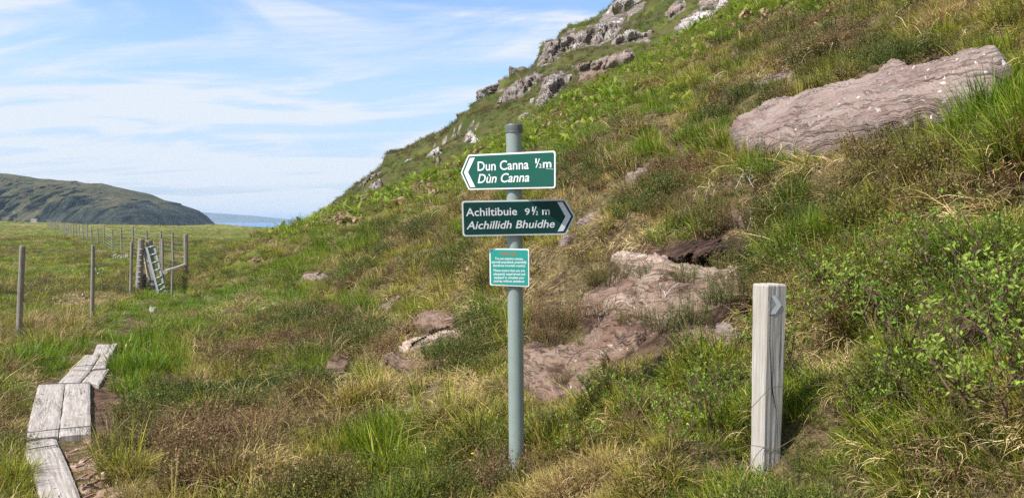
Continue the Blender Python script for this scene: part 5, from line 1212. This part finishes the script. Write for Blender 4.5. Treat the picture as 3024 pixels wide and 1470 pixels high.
for (a_, b_) in ((1526, 1372), (2262, 1368)): scale_short = np.where((np.abs(px - a_) < 75) & (py > b_ - 10) & (py < b_ + 35) & (r < 7), np.minimum(scale_short, .62), scale_short)
keep &= ~((np.hypot(x - base[0], y - base[1]) < prad + .03)) & ~(np.hypot(x - wb[0], y - wb[1]) < .09)
x, y, z, px, py, r, u_, scale_short = [a[keep] for a in (x, y, z, px, py, r, u_, scale_short)]
n_ = len(x); print('plants', n_)
nh = fbm(x * .55, y * .55, 3.0, 4); ns = fbm(x * .8 + 40, y * .8, 6.0, 4); ng_ = fbm(x * .35 + 9, y * .35, 9.0, 3); nb = fbm(x * .15 + 3, y * .15, 1.0, 3)
field = sstep(.9, -.6, u_) * sstep(9, 14, y) ; far = sstep(24, 34, y)
hillfar = (y > 36) * (px > 870)
w = {}
w['grass'] = 1.0 + 0 * x; w['tallgrass'] = .14 + .5 * sstep(.1, .5, ng_); w['short'] = .25 + 0 * x
w['straw'] = .34 + 2.6 * sstep(.12, .5, ns); w['heather'] = .14 + 2.4 * sstep(.10, .42, nh); w['rush'] = .05 + .12 * sstep(.0, .4, ns); w['fern'] = 0 * x; w['deadfern'] = 0 * x
tone = np.clip(.52 - .6 * ng_ + .3 * ns, 0, 1)
def zone(cx, cy, rx, ry, soft=.6, t=None, ts=0.8, ymax=40, **k):
    global tone
    m = ell(px, py, cx, cy, rx, ry, soft) * (y < ymax)
    for s, v in k.items(): w[s] = w[s] * (1 - m) + v * m
    if t is not None: tone = tone * (1 - m * ts) + t * m * ts
G = dict
# straw
for c in [(1600, 880, 170, 60), (620, 1225, 70, 60), (1330, 1160, 260, 60), (860, 1400, 90, 70), (2860, 620, 170, 110), (1690, 760, 160, 50), (1780, 1010, 120, 90), (1130, 1050, 160, 60), (2500, 520, 140, 60), (700, 1360, 60, 60), (1850, 650, 130, 50), (2420, 1050, 120, 90)]:
    zone(*c, grass=.45, straw=3.4, heather=.15, tallgrass=.15, short=.2, t=.7, ts=.6)
# heather
for c in [(1400, 1000, 90, 60), (1640, 985, 90, 60), (1780, 850, 70, 60), (980, 990, 190, 80), (1050, 830, 120, 40), (560, 1290, 120, 60), (840, 1220, 130, 80), (900, 1180, 100, 50), (2210, 820, 70, 110), (1900, 600, 110, 60), (2280, 610, 110, 80), (2700, 560, 170, 70), (2180, 680, 120, 60), (1750, 800, 80, 70), (2400, 120, 200, 70), (700, 1330, 120, 60), (2680, 190, 160, 50), (1250, 690, 150, 40), (1700, 520, 80, 50), (1990, 520, 140, 50), (480, 1160, 60, 50), (1900, 400, 100, 40), (700, 1060, 90, 40), (650, 1190, 80, 50), (430, 1260, 60, 60), (1080, 1290, 120, 60), (560, 1430, 90, 50), (1000, 1430, 90, 50), (800, 980, 80, 40), (640, 1010, 60, 30), (1250, 1350, 80, 60), (1450, 1420, 80, 40), (2080, 560, 140, 40), (1560, 640, 90, 40), (1330, 790, 80, 30), (2560, 400, 160, 40), (2200, 300, 150, 40)]:
    zone(*c, grass=.6, heather=2.6, straw=.5, tallgrass=.05, short=.1)
# vivid green
for c in [(400, 1010, 100, 50), (560, 940, 110, 45), (1430, 670, 110, 50), (2110, 425, 110, 60), (2900, 340, 170, 120), (2950, 250, 80, 120), (2050, 720, 60, 50), (1950, 300, 160, 40), (850, 800, 120, 50), (1080, 900, 90, 50), (480, 1090, 60, 40), (1900, 440, 80, 50), (180, 1180, 70, 140), (1150, 1350, 120, 100), (2480, 1260, 180, 60), (2950, 450, 100, 70), (240, 1040, 50, 60), (2420, 700, 60, 60), (1000, 720, 120, 40)]:
    zone(*c, grass=1.6, tallgrass=.5, heather=.1, straw=.1, t=.14, ts=.8)
zone(2800, 1380, 350, 110, grass=1.2, tallgrass=.6, straw=.45, heather=.35, short=.4, t=.35); zone(2960, 330, 140, 130, tallgrass=2, t=.14); zone(1180, 1360, 160, 90, tallgrass=1.5, straw=.5, t=.35, heather=.2)
zone(90, 960, 170, 70, grass=.6, rush=3.0, tallgrass=1.6, straw=1.0, heather=.2, t=.8, ts=.7); zone(250, 900, 60, 90, rush=3.0, straw=1.5, grass=.6, t=.8)
zone(90, 1120, 80, 100, grass=1.3, heather=.3, t=.15); zone(40, 1260, 60, 90, heather=2.2, grass=.8)
# bracken
for c in [(960, 640, 110, 40), (1080, 600, 110, 38), (1200, 560, 110, 38), (1330, 520, 110, 45), (1480, 440, 100, 50), (1610, 380, 110, 45), (1700, 330, 80, 60), (1800, 280, 80, 45), (1900, 210, 90, 40), (2010, 150, 90, 36), (2100, 90, 80, 36), (2200, 40, 90, 36), (2350, 30, 120, 30), (700, 755, 70, 26), (830, 700, 60, 22), (600, 835, 40, 16), (2000, 300, 70, 26), (1650, 420, 60, 30)]:
    zone(*c, soft=.8, fern=.55, deadfern=.16, grass=1.3, straw=.15, heather=.15, rush=.05, t=.2)
for c in [(1010, 655, 60, 18), (1330, 480, 60, 20), (1640, 360, 40, 25), (1900, 240, 60, 20), (2060, 135, 60, 20), (730, 770, 40, 12), (1250, 560, 50, 20), (2250, 60, 60, 18)]: zone(*c, deadfern=1.2, straw=.5, rush=.4)
# the path: trodden short grass
worn = (path_dist(x, y) < .17) & (pn(x * 1.1, y * 1.1, 3) > -.1)
scale_short = np.where(worn, scale_short * .45, scale_short)
pdm = np.exp(-(path_dist(x, y) / .55) ** 4); 
for k in w: w[k] = w[k] * (1 - pdm) + (2.0 if k == 'short' else 0.0) * pdm
tone = tone * (1 - pdm) + .1 * pdm
# open field
fm = field * (1 - pdm)
for k, v in dict(grass=1.3, tallgrass=.10, short=.6, straw=.06, heather=.18, rush=.04, fern=.0, deadfern=.0).items():
    vv = v * (1 + (10.0 * sstep(.08, .35, nb + .5 * nh) if k == 'heather' else 0) + (14.0 * sstep(.18, .4, ng_) if k in ('straw', 'rush') else 0)); w[k] = w[k] * (1 - fm) + vv * fm
tone = tone * (1 - .8 * fm) + (.34 + .6 * nb + .45 * ng_) * .8 * fm
hf = hillfar.astype(float)
for k, v in dict(grass=1.0, tallgrass=.0, short=.6, straw=.06, heather=1.5, rush=.02, fern=.0, deadfern=.0).items():
    vv = v * (1 + (2.2 * sstep(.05, .35, nb) if k == 'heather' else 0)); w[k] = w[k] * (1 - hf) + vv * hf
tone = tone * (1 - hf) + (.22 + .5 * nb) * hf
pth = in_poly(px, py, [(2250, 690), (3100, 640), (3100, 1330), (2330, 1330)]) & (r < 9)
w['heather'] = np.where(pth, w['heather'] * .3 + .15, w['heather'])
ss = in_poly(px, py, SOIL) & (r < 14)
for k in w: w[k] = np.where(ss, {'straw': 1.4, 'heather': .35, 'grass': .08}.get(k, 0.0), w[k])
names = list(w); Wt = np.stack([np.maximum(w[k], 0) for k in names], 1); cs = np.cumsum(Wt, 1); pick = (rng.uniform(0, 1, n_)[:, None] * cs[:, -1:] > cs).sum(1)
nv = nrm(x, y, .3)
clump = 0.55 + .95 * sstep(-.35, .5, pn(x * 3.1, y * 3.1, 2.0)) * (r < 30) + .4 * (r >= 30)
size = np.where(r < 7, 1.0, (r / 7) ** .33) ; size = np.where(r < 4, size * .78, size); size = np.where(r > 60, size * (r / 60) ** .25, size)
size *= rng.uniform(.75, 1.25, n_) * scale_short * clump
size = np.where(hillfar, size * .8, size)
flatf = np.where(y > 75, .55, 1.0) * (1 - .35 * field)
labels = dict(grass='short green and olive grass tufts covering the whole hillside and field', tallgrass='tall fresh green grass blades in clumps on the hillside', short='short cropped grass along the path and between plants',
              straw='dry straw coloured dead grass lying over the slope', heather='dark brown green heather sprigs covering patches of the slope', rush='tussocks of brown drooping moor grass',
              fern='bright yellow green young bracken along the brow of the slope', deadfern='rusty dead bracken litter among the new fronds')
objn = dict(grass='grass', tallgrass='tall_grass', short='short_grass', straw='dry_grass', heather='heather', rush='moor_grass', fern='bracken', deadfern='dead_bracken')
for i, k in enumerate(names):
    m = pick == i
    if k in ('fern', 'deadfern'): m &= r > 4.5
    c = m.sum()
    if c == 0: continue
    if k == 'heather': tn = np.clip(.35 + .9 * ns[m] + rng.normal(0, .18, c), 0, 1)
    elif k in ('fern', 'deadfern', 'straw', 'rush'): tn = np.clip(.5 + .5 * ng_[m] + rng.normal(0, .2, c), 0, 1)
    else: tn = np.clip(tone[m] + rng.normal(0, .06, c), 0, 1)
    nn = nv[m]; lean = .45
    rx = -nn[:, 1] * lean + rng.normal(0, .12, c); ry = nn[:, 0] * lean + rng.normal(0, .12, c)
    # rotation: spin about z first, then tilt with the slope
    yaw = rng.uniform(0, 2 * PI, c); rot = np.zeros((c, 3))
    ca, sa = np.cos(yaw), np.sin(yaw)
    R0 = np.stack([np.stack([ca, -sa, 0 * ca], -1), np.stack([sa, ca, 0 * ca], -1), np.stack([0 * ca, 0 * ca, 1 + 0 * ca], -1)], 1)
    cxr, sxr, cyr, syr = np.cos(rx), np.sin(rx), np.cos(ry), np.sin(ry); o1 = 1 + 0 * cxr; z0 = 0 * cxr
    Rx = np.stack([np.stack([o1, z0, z0], -1), np.stack([z0, cxr, -sxr], -1), np.stack([z0, sxr, cxr], -1)], 1); Ry = np.stack([np.stack([cyr, z0, syr], -1), np.stack([z0, o1, z0], -1), np.stack([-syr, z0, cyr], -1)], 1)
    Rm = Ry @ Rx @ R0
    rot[:, 1] = -np.arcsin(np.clip(Rm[:, 2, 0], -1, 1)); rot[:, 0] = np.arctan2(Rm[:, 2, 1], Rm[:, 2, 2]); rot[:, 2] = np.arctan2(Rm[:, 1, 0], Rm[:, 0, 0])
    s = size[m] * (np.where(r[m] < 4.2, .78, 1) if k in ('tallgrass', 'straw', 'rush') else 1); kk = {'fern': .5, 'deadfern': .5, 'heather': 1.15}.get(k, 1.0); s = s * kk
    if k == 'tallgrass': s = s * np.where(scale_short[m] < .9, .6, 1) * .9
    S3_ = np.stack([s * 1.1, s * 1.1, s * flatf[m] * rng.uniform(.8, 1.15, c)], -1)
    gn_scatter(objn[k], PR[k], np.stack([x[m], y[m], z[m] - .005], -1), rot, S3_, tn, labels[k], 'bracken' if 'fern' in k else ('heather' if k == 'heather' else 'grass'))

# flowers
def px_pts(lst):
    out = []
    for cx_, cy_, rx_, ry_, c in lst:
        q = np.stack([rng.normal(cx_, rx_ * .5, c), rng.normal(cy_, ry_ * .5, c)], 1); out.append(ground_hit(q[:, 0], q[:, 1]))
    o = np.concatenate(out); return o[~np.isnan(o[:, 0])]
def flower_field(name, key, lst, label, s):
    P = px_pts(lst); c = len(P); gn_scatter(name, PR[key], P, np.stack([rng.normal(0, .2, c), rng.normal(0, .2, c), rng.uniform(0, 6, c)], 1), np.repeat(rng.uniform(.7, 1.2, c)[:, None] * s, 3, 1), rng.uniform(0, 1, c), label, 'flowers')
flower_field('cotton_grass', 'cotton', [(358, 768, 32, 7, 95), (290, 815, 30, 12, 14), (180, 818, 60, 8, 10), (240, 908, 40, 14, 9), (160, 740, 40, 5, 10), (300, 760, 80, 30, 8), (170, 905, 20, 12, 4)], 'white cotton grass heads scattered in the field behind the near fence', .75)
flower_field('yellow_flower', 'yellow', [(1700, 780, 60, 20, 8), (2150, 560, 300, 60, 10), (2400, 500, 300, 80, 8), (1390, 1390, 40, 30, 3), (900, 1300, 300, 150, 6)], 'tiny yellow tormentil flowers dotted through the grass', 1.0)
flower_field('pink_flower', 'pink', [(1480, 860, 30, 10, 5), (1650, 1180, 60, 30, 10), (1130, 980, 60, 30, 4), (910, 935, 20, 10, 3), (1130, 1400, 60, 30, 4), (690, 1310, 20, 12, 3)], 'tiny pink lousewort flowers low in the grass', 1.0)

# ---------------------------------------------------------------- single shrubs and heather bushes
def leaf_mat(base_, name, tone_):
    """the leaf material for single plants: same shading, tone set directly"""
    m = M[base_].copy(); m.name = name
    for nd in m.node_tree.nodes:
        if nd.type == 'ATTRIBUTE' and nd.attribute_type == 'INSTANCER':
            v = m.node_tree.nodes.new('ShaderNodeValue'); v.outputs[0].default_value = tone_
            for l in list(m.node_tree.links):
                if l.from_node == nd: m.node_tree.links.new(v.outputs[0], l.to_socket)
    return m
MY = [leaf_mat('myrtle', 'myrtle_leaf_%s' % s, t) for s, t in (('dark', .15), ('mid', .5), ('light', .9))]
for i, (sm, lm) in enumerate(SHR): lm.materials.append(MY[i % 3])
def shrub(px_, py_, h, label, group, i):
    P = hit1(px_, py_); t = empty('leafy_shrub', tuple(P)); tag(t, label, 'shrub', group); s = h / .46
    sm, lm = SHR[i % 5]
    a = obj('stems', sm, t); b = obj('leaves', lm, t)
    t.scale = (s * 1.1, s * 1.1, s); t.rotation_euler = (0, -.12, i * 1.9)
G1 = 'leafy shrubs in the thicket right of the wooden post'
TH = [(2360, 1150, .36), (2430, 1010, .40), (2520, 1190, .42), (2560, 930, .40), (2640, 1080, .46), (2700, 1240, .40), (2740, 900, .42), (2800, 1060, .46), (2840, 860, .42), (2880, 1190, .44), (2940, 980, .46), (3000, 1120, .46), (2980, 860, .42), (2460, 880, .34), (2390, 1240, .3), (2620, 840, .34), (3060, 1000, .46), (2560, 1300, .3), (2820, 1330, .32), (2990, 1290, .36), (2480, 790, .28), (2700, 780, .3), (2900, 740, .3), (2350, 960, .26)]
for i, (a, b, h) in enumerate(TH[:1] + [q for j, q in enumerate(TH) if j % 4 != 2 and j]): shrub(a, b, h * .86, 'bog myrtle shrub with brown forked stems in the thicket right of the wooden post', G1, i)
G2 = 'low leafy shrubs between the pole and the wooden post'
for i, (a, b, h) in enumerate([(1790, 1230, .28), (1870, 1300, .28), (1950, 1260, .26), (2030, 1220, .24), (2100, 1270, .26), (1720, 1330, .22), (2170, 1180, .22), (2010, 1330, .24), (1650, 1290, .16)]):
    shrub(a, b, h, 'low bright green leafy shrub below the red bedrock between pole and wooden post', G2, i + 2)
for i, (a, b, h, lab) in enumerate([(870, 870, .5, 'sparse leafy scrub around the greyish stone on the left slope'), (1010, 850, .35, 'small leafy shrub on grass right of the greyish stone'), (805, 940, .3, 'small dark leafed shrub on the lower left slope')]): shrub(a, b, h, lab, None, i)
HB = []
for s, (nn_, R_, h) in enumerate([(170, .26, (.14, .34)), (150, .22, (.12, .28)), (110, .16, (.10, .24))]):
    v, f, t, b = join(*heather_parts(nn_, R_, h, 500 + s, .0095, 20, 1.1)); HB.append((v, f, t, b))
HM = {k: leaf_mat('heather', 'heather_' + k, t) for k, t in (('green', .02), ('brown', .75), ('mixed', .4), ('pinkish', 1.0))}
HMS = {}
def heather_bush(px_, py_, k, s, mt, label):
    P = hit1(px_, py_)
    if 1560 < px_ < 2180 and 790 < py_ < 1180: P = P + np.array([0, -.05, .07])
    if (k, mt) not in HMS:
        v, f, t, b = HB[k]; ns_ = {0: 170, 1: 150, 2: 110}[k] * 4
        HMS[(k, mt)] = (mesh_data('twigs', v, f[:ns_], HM[mt], False, dict(t=t, br=b)), mesh_data('sprigs', v, f[ns_:], HM[mt], False, dict(t=t, br=b)))
    t_ = empty('heather_bush', tuple(P)); tag(t_, label, 'heather'); obj('twigs', HMS[(k, mt)][0], t_); obj('sprigs', HMS[(k, mt)][1], t_); t_.scale = (s, s, s); t_.rotation_euler = (0, 0, px_)
for a in [(1505, 1440, 1, .95, 'pinkish', 'brown twiggy heather at the foot of the signpost'), (1395, 1075, 0, .8, 'mixed', 'dark heather bush just left of the signpost'), (1650, 990, 0, .95, 'brown', 'grey brown heather bush right of the signpost over red bedrock'),
          (1785, 865, 0, .95, 'mixed', 'dark green heather bush left of the pinkish bedrock shelf'), (2020, 862, 2, .7, 'green', 'small green heather sprig growing on the pinkish bedrock shelf'), (1955, 1010, 2, .85, 'green', 'upright green heather right of the ribbed bedrock'),
          (2045, 985, 2, .85, 'green', 'green heather tuft in bare soil nearest the small grey boulder'), (2215, 890, 0, 1.0, 'mixed', 'dark green heather bush touching the wooden post on its left'), (2190, 800, 1, .9, 'green', 'green heather overhanging the peat face beside the wooden post'),
          (2070, 655, 0, 1.1, 'brown', 'brown heather along the lip of the peat overhang'), (1970, 640, 1, 1.0, 'brown', 'brown heather on the peat lip, left end'), (2120, 668, 0, .9, 'mixed', 'dark heather on the peat lip, middle'), (2170, 672, 1, .9, 'brown', 'brown heather on the peat lip, right end'), (2020, 664, 1, .8, 'mixed', 'small heather on the peat lip'), (1000, 1020, 0, 1.0, 'brown', 'brown heather bush left of the cracked reddish rock face'), (930, 1000, 0, 1.0, 'mixed', 'dark heather bush on the left slope below the green grass'),
          (860, 1090, 1, 1.0, 'mixed', 'dark heather bush left of the straw patch'), (2690, 170, 0, 1.1, 'green', 'heather crown above the peat hollow on the pink slab'), (2330, 430, 1, .7, 'mixed', 'small dark heather at the lower edge of the huge pink slab'),
          (1760, 560, 1, .9, 'mixed', 'dark heather right of the upper sign'), (2340, 800, 1, .8, 'green', 'green heather close behind the wooden post'), (1290, 1110, 1, .8, 'brown', 'brown heather bush below the dark purplish rock'), (1660, 1160, 2, .55, 'brown', 'small grey twiggy heather on the red bedrock bulge'), (1905, 845, 2, .7, 'green', 'small green heather between the sandy ledge and the shelf'), (1760, 960, 2, .9, 'brown', 'brown heather sprig among straw on the tan ledge'), (1860, 990, 2, .8, 'mixed', 'dark heather sprig on the ribbed red bedrock'), (2110, 930, 2, .8, 'green', 'green heather sprig right above the small grey boulder'), (2130, 830, 2, .7, 'mixed', 'dark heather tuft at the right end of the pinkish shelf'), (1610, 1030, 1, .8, 'brown', 'grey brown heather close to the right of the signpost'), (1720, 1060, 2, .6, 'mixed', 'low heather in the joint between red bedrock bulge and ribs')]: heather_bush(*a)

# bleached roots and dead branches
def dead_branch(pts, label, r=.0032):
    P = []
    for (a, b) in pts:
        q = hit1(a, b); P.append(q)
    P = [p + np.array([0, -.04, .05 + .02 * math.sin(i * 2.0)]) for i, p in enumerate(P)]
    mb = MB(); mb.tube(P, [r * (1 - .6 * i / len(P)) for i in range(len(P))], 6, True, .15)
    for i in range(1, len(P) - 1):
        for _ in range(2):
            d = Vector((random.gauss(0, .05), random.gauss(0, .03), random.gauss(.02, .04))); q = Vector(P[i]); mb.tube([q, q + d * .6 + Vector((0, 0, .01)), q + d * 1.3], [r * .6, r * .4, r * .15], 5)
    o = mb.build('dead_branch', M['bleached'], None, tuple(P[0]), True); tag(o, label, 'branch')
for p, l in [(z5([(300, 1030), (330, 980), (375, 960), (380, 930), (372, 1000), (395, 1020)]), 'white forked dead branch in grass below the left end of the slab'), (z5([(75, 1100), (95, 1050), (110, 1060)]), 'small bleached twig left of the white forked branch'),
             (z5([(135, 1100), (150, 1050), (155, 1020)]), 'bleached upright twig between two others below the slab'), (z5([(180, 1075), (190, 1040), (195, 1045)]), 'short bleached twig nearest below the white forked branch'),
             (z6([(440, 615), (490, 625), (520, 660), (545, 668)]), 'bleached root lying on the tan bedrock ledge'), (z6([(480, 630), (505, 660), (515, 700)]), 'second bleached root below the first on the tan ledge'), (z6([(970, 490), (920, 540), (890, 550), (870, 610)]), 'grey bent twig lying on bare reddish soil'),
             (z6([(1385, 110), (1370, 150), (1350, 185)]), 'bleached twig right of the pink rounded rock'), ([(2370, 850), (2400, 820), (2425, 790), (2430, 780)], 'bleached tangled branch behind the wooden post'), ([(2380, 815), (2395, 830), (2420, 835)], 'low bleached twig behind the wooden post')]: dead_branch(p, l)
# long dry stalks arching over the slope
mb = MB()
stl = [((1935, 880), (2075, 650)), ((1720, 1235), (1935, 1330)), ((2740, 60), (2960, 190)), ((910, 1420), (1230, 1440)), ((2200, 410), (2275, 300)), ((2250, 480), (2340, 560)), ((1790, 1010), (1900, 800)), ((560, 1320), (690, 1300)), ((1650, 1130), (1790, 1075)), ((1240, 930), (1370, 925)), ((1930, 820), (1700, 790)), ((2570, 370), (2850, 310))]
for a, b in stl:
    A = hit1(*a); B = hit1(*b); L_ = np.linalg.norm(B - A); mb.tube([A * (1 - k) + B * k + np.array([0, -.05, .05 + L_ * .22 * math.sin(PI * k)]) for k in np.linspace(0, 1, 9)], [.0022] * 8 + [.001], 4, False)
for i in range(220):
    a, b = random.uniform(300, 3024), random.uniform(700, 1470)
    A = hit1(a, b)
    if np.isnan(A[0]) or A[1] > 9: continue
    az = random.uniform(0, 2 * PI); L_ = random.uniform(.15, .4); hh = random.uniform(.05, .22); D_ = np.array([math.cos(az) * L_, math.sin(az) * L_, 0])
    mb.tube([A + D_ * k + np.array([0, 0, hh * math.sin(PI * min(k, .9)) + .01]) for k in np.linspace(0, 1, 6)], [.0014] * 5 + [.0007], 3, False)
o = mb.build('dry_stalks', leaf_mat('straw', 'dry_stalk', .6), None, (0, 0, 0)); tag(o, 'long thin dry stalks arching over the slope', 'dry stalks', kind='stuff')
